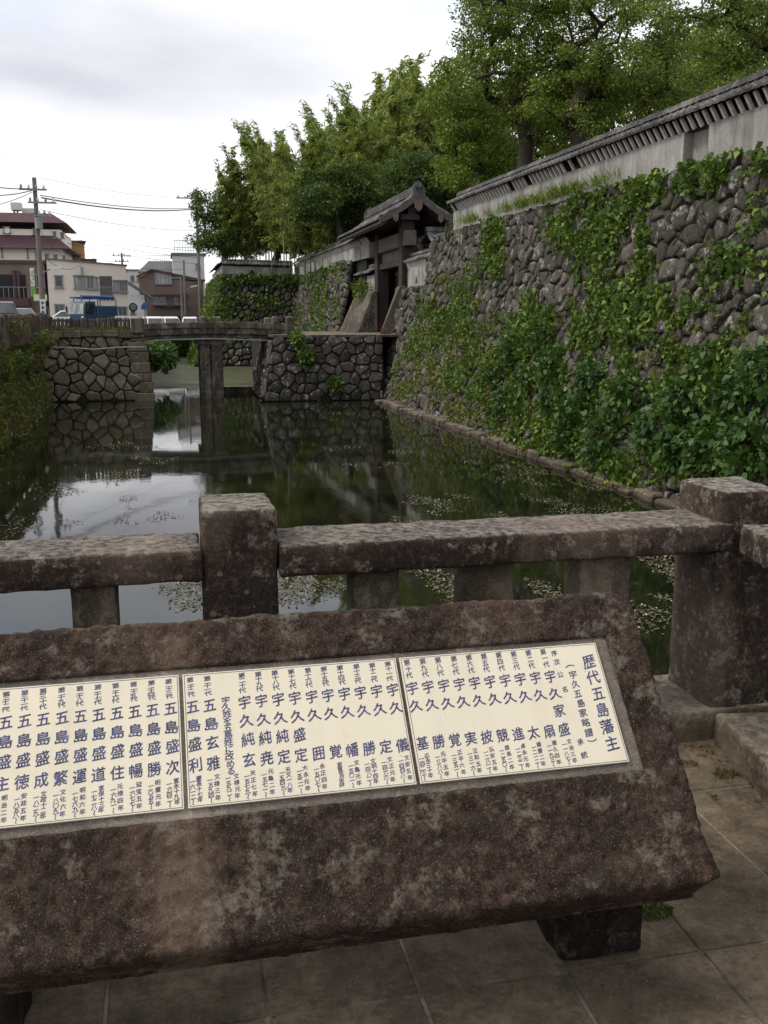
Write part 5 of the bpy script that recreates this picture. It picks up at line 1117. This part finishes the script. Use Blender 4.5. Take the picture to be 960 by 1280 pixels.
# cream long two-storey building
b = Bld('office_building', 'cream two-storey building with wide windows and a recessed balcony', 'building', gx(63, 81), gx(161, 81.6), -.15, 6.2, 10, M['cream2'], 5.80)
m = MB(); m.hexa([b.P(-.1, .1, 6.2), b.P(b.L + .1, .1, 5.80), b.P(b.L + .1, -10, 5.80), b.P(-.1, -10, 6.2), b.P(-.1, .1, 6.3), b.P(b.L + .1, .1, 5.90), b.P(b.L + .1, -10, 5.90), b.P(-.1, -10, 6.3)]); m.build('parapet', M['brownb'], b.root)
for r_ in ((68, 345, 79, 359, 1, 'glass'), (92, 345, 107, 360, 2, 'curtain'), (108, 345.5, 118, 361, 2, 'glass'), (119, 347, 123, 361, 1, 'curtain'), (141, 351, 148, 364, 2, 'curtain'), (148.5, 351, 160, 365, 3, 'glass'), (68, 381, 81, 396, 2, 'glass'), (147, 384, 159, 395, 2, 'glass')): b.win(*r_[:4], n=r_[4], glass=r_[5])
u0, z1 = b.uz(124, 345); u1, z0_ = b.uz(141, 371); b.blk('recess', mat_plain('shaded recess', (.10, .085, .07), .9), u0, u1, -.02, .02, z0_, z1); m = MB()
for k in range(9): m.bar(b.P(u0 + .05 + (u1 - u0 - .1) * k / 8, .12, z0_), b.P(u0 + .05 + (u1 - u0 - .1) * k / 8, .12, z0_ + .75), .04, .04)
m.bar(b.P(u0, .12, z0_ + .75), b.P(u1, .12, z0_ + .75), .06, .06); m.build('balcony_rail', M['metal'], b.root)
for px in (125, 130, 135, 140): u_, z_ = b.uz(px, 374); b.blk('vent', M['maroon'], u_ - .06, u_ + .06, .0, .1, z_ - .1, z_ + .1)
u_, z_ = b.uz(102, 336); m = MB(); m.tube([b.P(u_, .1, z_ - .2), b.P(u_, .35, z_ + .1), b.P(u_, .4, z_ - .5)], .1, 8); m.build('wall_lamp', M['metal'], b.root)
# dark red roofs behind
b = Bld('red_roof_house', 'low building with a dark red parapet behind the cream two-storey building', 'building', gx(105, 112), gx(162, 112.4), -.15, 7.4, 7, M['greyb'], 6.9); b.blk('parapet', M['maroon'], 0, b.L * .35, -6, .1, 7.2, 8.1); m = MB(); m.hexa([b.P(b.L * .35, .1, 7.0), b.P(b.L, .1, 6.7), b.P(b.L, -6, 6.7), b.P(b.L * .35, -6, 7.0), b.P(b.L * .35, .1, 7.7), b.P(b.L, .1, 7.1), b.P(b.L, -6, 7.1), b.P(b.L * .35, -6, 7.7)]); m.build('roof_edge', M['maroon'], b.root)
# small white house with slate roof
b = Bld('small_house', 'small white house with a sloping grey roof between the cream and brown buildings', 'building', gx(158, 100), gx(182, 100), -.15, 4.0, 8, M['white']); m = MB()
m.hexa([b.P(-.5, .6, 5.6), b.P(b.L + .6, .6, 3.7), b.P(b.L + .6, -8, 3.7), b.P(-.5, -8, 5.6), b.P(-.5, .6, 5.85), b.P(b.L + .6, .6, 3.95), b.P(b.L + .6, -8, 3.95), b.P(-.5, -8, 5.85)]); m.build('roof', M['slate'], b.root); b.win(163, 383, 169, 392, 1)
b = Bld('apartment_block', 'pale grey flats far behind between the cream and brown buildings', 'building', gx(156, 150), gx(182, 150), -.15, 8.7, 8, M['greyb']); b.win(163, 345, 168, 352, 2); b.win(171, 345, 176, 352, 2); b.blk('roof', M['slate'], -.2, b.L + .2, -8, .2, 8.7, 8.9)
# brown tiled building
b = Bld('tiled_building', 'brown tiled two-storey building with a long barred window at the end of the road', 'building', gx(176, 112), gx(256, 112), -.15, 5.9, 9, M['brownb'])
m = MB(); L = b.L; u_, z_ = b.uz(190, 342); m.add([b.P(0, .0, 5.9), b.P(L, 0, 5.9), b.P(L, 0, b.uz(256, 352)[1]), b.P(u_, 0, z_ + .3), b.P(0, 0, b.uz(176, 347)[1]), b.P(0, -9, 5.9), b.P(L, -9, 5.9), b.P(L, -9, b.uz(256, 352)[1]), b.P(u_, -9, z_ + .3), b.P(0, -9, b.uz(176, 347)[1])], [(0, 1, 2, 3, 4), (5, 9, 8, 7, 6), (2, 7, 8, 3), (3, 8, 9, 4), (1, 6, 7, 2), (0, 4, 9, 5)]); m.build('gable', M['brownb'], b.root)
m = MB(); m.bar(b.P(-.2, .1, b.uz(176, 346)[1]), b.P(u_, .1, z_ + .4), .4, .2); m.bar(b.P(u_, .1, z_ + .4), b.P(L + .2, .1, b.uz(256, 351)[1]), .4, .2); m.build('roof_edge', M['brownd'], b.root)
for r_ in ((193, 340, 215, 355, 3, 'curtain'), (191, 370, 208, 380, 2, 'glass'), (217, 370, 233, 381, 2, 'glass')): b.win(*r_[:4], n=r_[4], glass=r_[5])
u0, z1 = b.uz(189, 368); u1, z0_ = b.uz(236, 370); b.blk('window_hood', M['brownd'], u0, u1, .22, .6, z0_, z1); u0, z1 = b.uz(191, 381); u1, z0_ = b.uz(234, 383); b.blk('window_shelf', M['brownd'], u0, u1, .22, .6, z0_, z1)
u0, z1 = b.uz(200, 395); u1, z0_ = b.uz(240, 404); b.blk('garage_opening', M['black'], u0, u1, -.02, .03, 1.0, z1)
b = Bld('apartment_block', 'white flat roofed block with a rooftop railing behind the brown tiled building', 'building', gx(219, 132), gx(258, 132), -.15, 9.9, 9, M['greyb']); b.blk('roof', M['slate'], -.2, b.L + .2, -9, .2, 9.9, 10.15); m = MB()
for k in range(9): m.bar(b.P(.3 + k * .35, -1, 10.1), b.P(.3 + k * .35, -1, 11.8), .05, .05)
for z_ in (10.9, 11.8): m.bar(b.P(.2, -1, z_), b.P(3.3, -1, z_), .06, .06)
m.build('roof_rail', M['metal'], b.root); b.win(245, 330, 249, 336, 1)
b = Bld('apartment_block', 'grey roofed building with a rooftop terrace left of the white flat roofed block', 'building', gx(178, 140), gx(220, 140), -.15, 8.3, 9, M['greyb']); m = MB(); m.hexa([b.P(-.3, .3, 8.1), b.P(b.L, .3, 8.1), b.P(b.L, -9, 8.1), b.P(-.3, -9, 8.1), b.P(1.2, -1, 9.6), b.P(b.L, -1, 9.6), b.P(b.L, -8, 9.6), b.P(1.2, -8, 9.6)]); m.build('roof', M['slate'], b.root); m = MB()
for k in range(12): m.bar(b.P(1.4 + k * .28, -1.2, 9.6), b.P(1.4 + k * .28, -1.2, 10.4), .05, .05)
m.bar(b.P(1.3, -1.2, 10.4), b.P(4.6, -1.2, 10.4), .06, .06); m.build('roof_rail', M['metal'], b.root)
# long low town mass further away so the road closes
for i, (x0, x1, Y, h, mt, lb) in enumerate(((-120, -22, 120, 7.5, 'greyb', 'grey town block beyond the left edge of the road'), (236, 300, 170, 6.5, 'cream2', 'cream building far behind the bastion'))):
    b = Bld('town_block', lb, 'building', gx(x0, Y), gx(x1, Y), -.15, h, 9, M[mt]); b.blk('roof', M['slate'], -.2, b.L + .2, -9, .2, h, h + .25)
# utility poles and cables
def pole(lb, px, Y, topy, r_=.16, arms=(), name='utility_pole', tr=False, z0=.95, lamp=None):
    z0 = z0 if Y < 79 else -.1; p = aty(px, topy, Y); root = thing(name, lb, 'pole', (p.x, Y, z0)); m = MB(); m.tube([(p.x, Y, z0), (p.x, Y, p.z)], [r_, r_ * .68], 10); m.build('shaft', M['concrete'], root)
    for (dz, x0, x1) in arms:
        m = MB(); m.bar((p.x + x0, Y - .2, p.z - dz), (p.x + x1, Y - .2, p.z - dz), .09, .11)
        arm = m.build('crossarm', M['metal'], root)
        for k in range(4):
            m = MB(); x = p.x + x0 + (x1 - x0) * (k + .3) / 3.7; m.tube([(x, Y - .2, p.z - dz + .06), (x, Y - .2, p.z - dz + .15), (x, Y - .2, p.z - dz + .3)], [.05, .085, .05], 7); m.build('insulator', M['white'] if k % 2 else M['metal'], arm)
    if tr: m = MB(); m.tube([(p.x + .15, Y - .42, p.z - 3.2), (p.x + .15, Y - .42, p.z - 2.5)], .24, 10); m.build('transformer', M['metal'], root)
    if lamp: m = MB(); m.bar((p.x, Y - .1, p.z - lamp[0]), (p.x + lamp[1], Y - .1, p.z - lamp[0] + lamp[2]), .08, .08); a_ = m.build('lamp_arm', M['metal'], root); m = MB(); x = p.x + lamp[1]; m.bar((x - .1 * np.sign(lamp[1]), Y - .1, p.z - lamp[0] + lamp[2] - .05), (x + .6 * np.sign(lamp[1]), Y - .1, p.z - lamp[0] + lamp[2] + .1), .22, .14); m.build('lamp_head', M['white'], a_)
    return p
p1 = pole('tall concrete utility pole with crossarms and a transformer in front of the cream apartment block', 42.5, 68, 222, .19, ((.75, -.95, .75), (1.55, -.45, 1.3), (2.35, -.2, .95)), tr=True, lamp=(6.0, .75, .35))
m = MB(); m.box((p1.x - .14, 67.76, 1.6), (p1.x + .2, 67.79, 2.9)); t = tag(m.build('pole_sign', M['white']), 'narrow white sign strapped low on the tall utility pole', 'sign'); m = MB()
for k in range(4): m.box((p1.x - .06, 67.745, 2.6 - k * .3), (p1.x + .12, 67.758, 2.73 - k * .3)); m.box((p1.x - .02, 67.742, 2.53 - k * .3), (p1.x + .02, 67.7445, 2.78 - k * .3))
m.build('lettering', M['signblue'], t)
p2 = pole('utility pole at the end of the moat beside the dark tree', 245, 108, 236, .2, ((1.0, -2.1, .5), (1.9, -.9, .6)))
p3 = pole('slim pole with a street lamp in front of the brown tiled building', 229.5, 106, 325, .14, (), 'street_lamp_pole', lamp=(3.2, .7, .5))
p4 = pole('pale signal mast with a long horizontal arm beside the slim lamp pole', 226, 104, 346, .17, (), 'signal_mast'); m = MB(); q = aty(193, 347.5, 104); m.bar((p4.x, 104, p4.z - .1), (q.x, 104, p4.z - .1), .1, .12); tag(m.build('mast_arm', M['metal']), None)
bpy.data.objects['mast_arm'].parent = bpy.data.objects['signal_mast']; o = bpy.data.objects['mast_arm']; L_ = wloc(bpy.data.objects['signal_mast']); o.data.transform(Matrix.Translation(-L_))
pole('distant utility pole showing over the dark red roofs', 152, 130, 316, .18, ((.4, -1.2, 1.2), (1.1, -.9, .9)), z0=.9)
def cable(pts, r_=.02, sag=.0, lb='thin power cable strung across the sky between the poles'):
    a_, b_ = Vector(pts[0]), Vector(pts[1]); m = MB(); m.tube([a_.lerp(b_, i / 24) - Vector((0, 0, 1)) * sag * 4 * (i / 24) * (1 - i / 24) for i in range(25)], r_, 5, cap=False); tag(m.build('power_cable', M['cable'], fixn=False), lb, 'cable', 'power cables over the town')
A = aty(52, 247, 68); B = aty(244, 261, 108); cable((A, B), .05, .45, 'thick sagging cable bundle between the two utility poles'); cable((aty(50, 244, 68), aty(244, 260, 108)), .03, .35)
for (x0, y0, Y0_, x1, y1, Y1_, r_, s_) in ((40, 236, 68, -60, 222, 62, .03, .2), (40, 238, 68, -60, 238, 62, .03, .3), (40, 240, 68, -60, 262, 60, .022, .3), (50, 222, 68, 244, 246, 108, .012, .4), (50, 262, 68, 244, 288, 108, .018, .35), (82, 296, 112, 250, 322, 110, .022, .3), (84, 304, 112, 250, 330, 110, .022, .3), (80, 290, 112, 250, 314, 110, .022, .3), (86, 312, 112, 230, 337, 110, .022, .7), (60, 325, 68, 102, 330, 82, .016, .5), (48, 285, 68, 95, 327, 82, .016, .5), (245, 300, 108, 256, 350, 60, .02, .6)): cable((aty(x0, y0, Y0_), aty(x1, y1, Y1_)), r_, s_)
# mirror, road sign, guard rail
p = aty(166.5, 384, 84); t = thing('traffic_mirror', 'round dark traffic mirror on a post beside the small white house', 'mirror', (p.x, 84, .5)); m = MB(); m.tube([(p.x, 84, .5), (p.x, 84, p.z)], .05, 8); m.build('post', M['metal'], t); m = MB(); m.tube([(p.x, 83.9, p.z), (p.x, 83.82, p.z)], [.3, .26], 16); m.build('mirror_disc', M['glass'], t); m = MB(); m.tube([(p.x, 83.98, p.z), (p.x, 83.905, p.z)], [.3, .36], 16); m.build('rim', M['black'], t)
p = aty(180.5, 384, 80); t = thing('road_sign', 'small blue pointed road sign at the left end of the bridge', 'sign', (p.x, 80, .7)); m = MB(); m.tube([(p.x, 80, .7), (p.x, 80, p.z)], .045, 8); m.build('post', M['metal'], t); m = MB(); m.prism([(-.26, 0, -.2), (.26, 0, -.2), (.26, 0, .1), (0, 0, .4), (-.26, 0, .1)], (p.x, 79.95, p.z), (p.x, 79.92, p.z)); m.build('sign_plate', M['signblue'], t)
t = thing('guard_rail', 'white metal guard rail on the road behind the end of the log fence', 'guard rail', (-2.5, 62, .95)); A = aty(144, 396, 66); B = aty(172, 396, 66); m = MB()
for z_ in (0, -.35): m.bar((A.x, 66, A.z + z_), (B.x, 66, B.z + z_), .06, .10)
m.build('rail', M['white'], t)
for k in range(4): m = MB(); x = A.x + (B.x - A.x) * k / 3; m.tube([(x, 66, .95), (x, 66, A.z)], .05, 7); m.build('post', M['white'], t)
# log fences
def fence(lb, A, B, n, h, r_, seed):
    A, B = Vector(A), Vector(B); root = thing('log_fence', lb, 'fence', A); rr = random.Random(seed); al = (B - A).normalized()
    for i in range(n):
        p = A.lerp(B, i / (n - 1)); big = i % 8 == 0; hh = h * rr.uniform(.93, 1.03) + (.05 if big else 0); m = MB(); k = r_ * (1.35 if big else rr.uniform(.85, 1.1)); m.tube([(p.x, p.y, p.z - .25), (p.x + rr.uniform(-.01, .01), p.y, p.z + hh - .04), (p.x, p.y, p.z + hh)], [k, k * .97, k * .7], 7); m.build('stake', M['fencewood'], root)
    m = MB(); m.bar(A + Vector((0, 0, h * .80)), B + Vector((0, 0, h * .80)), .07, .11); m.bar(A + Vector((0, 0, h * .2)), B + Vector((0, 0, h * .2)), .07, .1); m.build('rail', M['fencewood'], root)
a = NM('weathered stakes'); M['fencewood'] = a.done(a.ramp(a.noise(6, 6, .65, a.co(scale=(1, 1, .3))), [(.35, (.03, .022, .017)), (.52, (.075, .056, .043)), (.68, (.15, .115, .085))]), .9)
fence('dark log fence along the top of the left bank', (-5.35, 16, .74), (-5.15, 45.4, 1.0), 78, .82, .10, 1)
fence('low log fence on top of the left bridge abutment', (-5.0, 45.55, 1.12), (-1.66, 45.55, 1.12), 21, .52, .075, 2)
# vehicles
def wheel(x, y, z, r_, ax, root):
    m = MB(); m.tube([Vector((x, y, z)) - ax * .1, Vector((x, y, z)) + ax * .1], r_, 14); w_ = m.build('wheel', M['black'], root); m = MB(); m.tube([Vector((x, y, z)) - ax * .106, Vector((x, y, z)) + ax * .106], r_ * .55, 10); m.build('rim', M['metal'], w_)
def vehicle(name, lb, cat, pos, yaw, prof, hw, paint, glass, wheels, wr=.3, group=None, lights=True, L=None, dzhead=.7):
    """prof: side outline (x forward, z) swept across the width with tumble-home; glass: list of side-window outlines; front/rear panes"""
    root = thing(name, lb, cat, (0, 0, 0), group); m = MB(); zmax = max(p[1] for p in prof)
    def wd(z): return hw * (1 - .16 * max(0, (z - .85)) / max(.3, zmax - .85))
    n = len(prof); vs = [(x, -wd(z), z) for x, z in prof] + [(x, wd(z), z) for x, z in prof]; m.add(vs, [tuple(range(n)), tuple(range(n, 2 * n))[::-1]] + [(i, n + i, n + (i + 1) % n, (i + 1) % n) for i in range(n)]); m.build('body', M[paint], root, bevel=.05)
    for poly in glass['side']:
        for sg in (-1, 1):
            m = MB(); m.add([(x, sg * (wd(z) + .012), z) for x, z in poly], [tuple(range(len(poly)))]); m.build('side_window', M['glass'], root, fixn=False)
    for nm, (x0, z0, x1, z1, sg) in glass['ends'].items():
        m = MB(); m.add([(x0 + sg * .03, -wd(z0) * .9, z0), (x0 + sg * .03, wd(z0) * .9, z0), (x1 + sg * .03, wd(z1) * .88, z1), (x1 + sg * .03, -wd(z1) * .88, z1)], [(0, 1, 2, 3)]); m.build(nm, M['glass'], root, fixn=False)
    x1 = max(p[0] for p in prof); x0 = min(p[0] for p in prof)
    for sg in (-1, 1):
        m = MB(); m.box((x1 - .12, sg * hw * .72 - .16, dzhead - .08), (x1 + .02, sg * hw * .72 + .16, dzhead + .08)); m.build('headlight', M['white'], root)
        m = MB(); m.box((x0 - .02, sg * hw * .85 - .09, dzhead - .05), (x0 + .1, sg * hw * .85 + .09, dzhead + .25)); m.build('tail_light', M['red'], root)
        for x in wheels: wheel(x, sg * (hw - .08), wr, wr, Vector((0, 1, 0)), root)
    m = MB(); m.box((x1 - .05, -hw * .85, .3), (x1 + .05, hw * .85, .48)); m.build('bumper', M['black'], root)
    root.location = pos; root.rotation_euler = (0, 0, yaw); return root
sedan = [(2.1, .3), (2.15, .62), (1.95, .80), (.95, .95), (.25, 1.42), (-.9, 1.46), (-1.65, 1.02), (-2.1, .95), (-2.15, .35)]
sg_ = dict(side=[[(.78, .95), (.2, 1.34), (-.3, 1.37), (-.3, .95)], [(-.36, .95), (-.36, 1.37), (-.88, 1.38), (-1.4, 1.0)]], ends=dict(windscreen=(.95, .98, .27, 1.40, 1), rear_window=(-1.62, 1.06, -.93, 1.42, -1)))
van = [(1.65, .3), (1.7, .75), (1.45, 1.0), (1.0, 1.72), (.6, 1.84), (-1.55, 1.84), (-1.7, 1.0), (-1.7, .3)]
vg = dict(side=[[(1.2, 1.02), (.9, 1.62), (.35, 1.66), (.35, 1.02)], [(.28, 1.02), (.28, 1.66), (-.6, 1.66), (-.6, 1.02)], [(-.68, 1.02), (-.68, 1.66), (-1.45, 1.66), (-1.52, 1.02)]], ends=dict(windscreen=(1.42, 1.06, 1.03, 1.66, 1), rear_window=(-1.70, 1.08, -1.58, 1.7, -1)))
def park(fn, lb, px, Y, yaw, *a_, **k): p = aty(px, 400, Y); return fn(p.x, Y, lb, yaw)
def V(name, lb, cat, px, Y, yaw, prof, gl, hw, paint, wh, **k): p = aty(px, 400, Y); return vehicle(name, lb, cat, (p.x, Y, .95 if Y < 78.5 else .05 if Y > 93 else .85), yaw, prof, hw, paint, gl, wh, **k)
V('parked_car', 'silver hatchback with a dark windscreen behind the log fence left of the utility pole', 'car', 26, 74, R(-62), sedan, sg_, .84, 'silver', (1.3, -1.3))
V('parked_van', 'dark van at the left edge behind the log fence', 'van', 2, 70, R(-70), van, vg, .82, 'carblack', (1.05, -1.1))
V('parked_van', 'white minivan at the left end of the bridge in front of the brown tiled building', 'van', 191, 95, R(-78), van, vg, .80, 'carwhite', (1.05, -1.1))
V('parked_van', 'white van with dark windows right of the white minivan', 'van', 211, 97, R(-74), van, vg, .80, 'carwhite', (1.05, -1.1))
V('parked_van', 'white van half hidden at the foot of the bastion slope', 'van', 238, 103, R(-95), van, vg, .80, 'carwhite', (1.05, -1.1))
V('parked_car', 'low white car roof just showing over the log fence right of the office door', 'car', 82, 79.5, R(180), sedan, sg_, .82, 'carwhite', (1.3, -1.3))
# blue truck
p = aty(117, 400, 73); tk = thing('blue_truck', 'blue utility truck with ladders on its rack behind the log fence', 'truck', (0, 0, 0)); m = MB()
cabp = [(1.75, .35), (1.78, .95), (1.62, 1.75), (1.45, 1.88), (.55, 1.90), (.5, .35)]; n = len(cabp); vs = [(x, -.8 + .05 * (z > 1.5), z) for x, z in cabp] + [(x, .8 - .05 * (z > 1.5), z) for x, z in cabp]; m.add(vs, [tuple(range(n)), tuple(range(n, 2 * n))[::-1]] + [(i, n + i, n + (i + 1) % n, (i + 1) % n) for i in range(n)]); m.build('cab', M['blue'], tk, bevel=.05)
m = MB(); m.add([(1.80, -.70, 1.02), (1.80, .70, 1.02), (1.66, .68, 1.72), (1.66, -.68, 1.72)], [(0, 1, 2, 3)]); m.build('windscreen', M['curtain'], tk, fixn=False)
for sg in (-1, 1):
    m = MB(); m.add([(1.6, sg * .812, 1.05), (1.5, sg * .775, 1.7), (.75, sg * .775, 1.7), (.75, sg * .812, 1.05)], [(0, 1, 2, 3)]); m.build('side_window', M['glass'], tk, fixn=False)
    m = MB(); m.tube([(1.72, sg * .62, .78), (1.80, sg * .62, .78)], .1, 10); m.build('headlight', M['white'], tk)
    m = MB(); m.box((1.55, sg * .98 - .06, 1.2), (1.62, sg * .98 + .06, 1.55)); m.build('wing_mirror', M['black'], tk)
    for x in (1.2, -1.1): wheel(x, sg * .72, .3, .3, Vector((0, 1, 0)), tk)
m = MB(); m.box((-1.75, -.78, .5), (.45, .78, .68)); m.build('chassis', M['black'], tk)
m = MB(); m.box((-1.72, -.8, .69), (.42, .8, 1.62), ch=.05); m.build('cargo_box', M['blue'], tk)
m = MB(); m.box((-1.4, -.815, 1.0), (-.5, -.803, 1.25)); m.build('side_panel', mat_plain('faded red panel', (.3, .12, .13), .6, .2, 3), tk)
m = MB()
for x in (-1.6, .3, 1.1): m.bar((x, -.74, 1.62), (x, -.74, 2.08), .05, .05); m.bar((x, .74, 1.62), (x, .74, 2.08), .05, .05); m.bar((x, -.76, 2.08), (x, .76, 2.08), .05, .05)
m.build('rack', M['blue'], tk)
m = MB()
for y in (-.5, -.1): m.bar((-1.9, y, 2.16), (1.7, y, 2.16), .05, .09)
for k in range(11): m.bar((-1.8 + k * .34, -.5, 2.16), (-1.8 + k * .34, -.1, 2.16), .04, .04)
m.tube([(-1.8, .35, 2.2), (1.5, .35, 2.2)], .13, 8); m.build('ladder', M['signblue'], tk)
tk.location = (p.x, 73, .95); tk.rotation_euler = (0, 0, R(232))
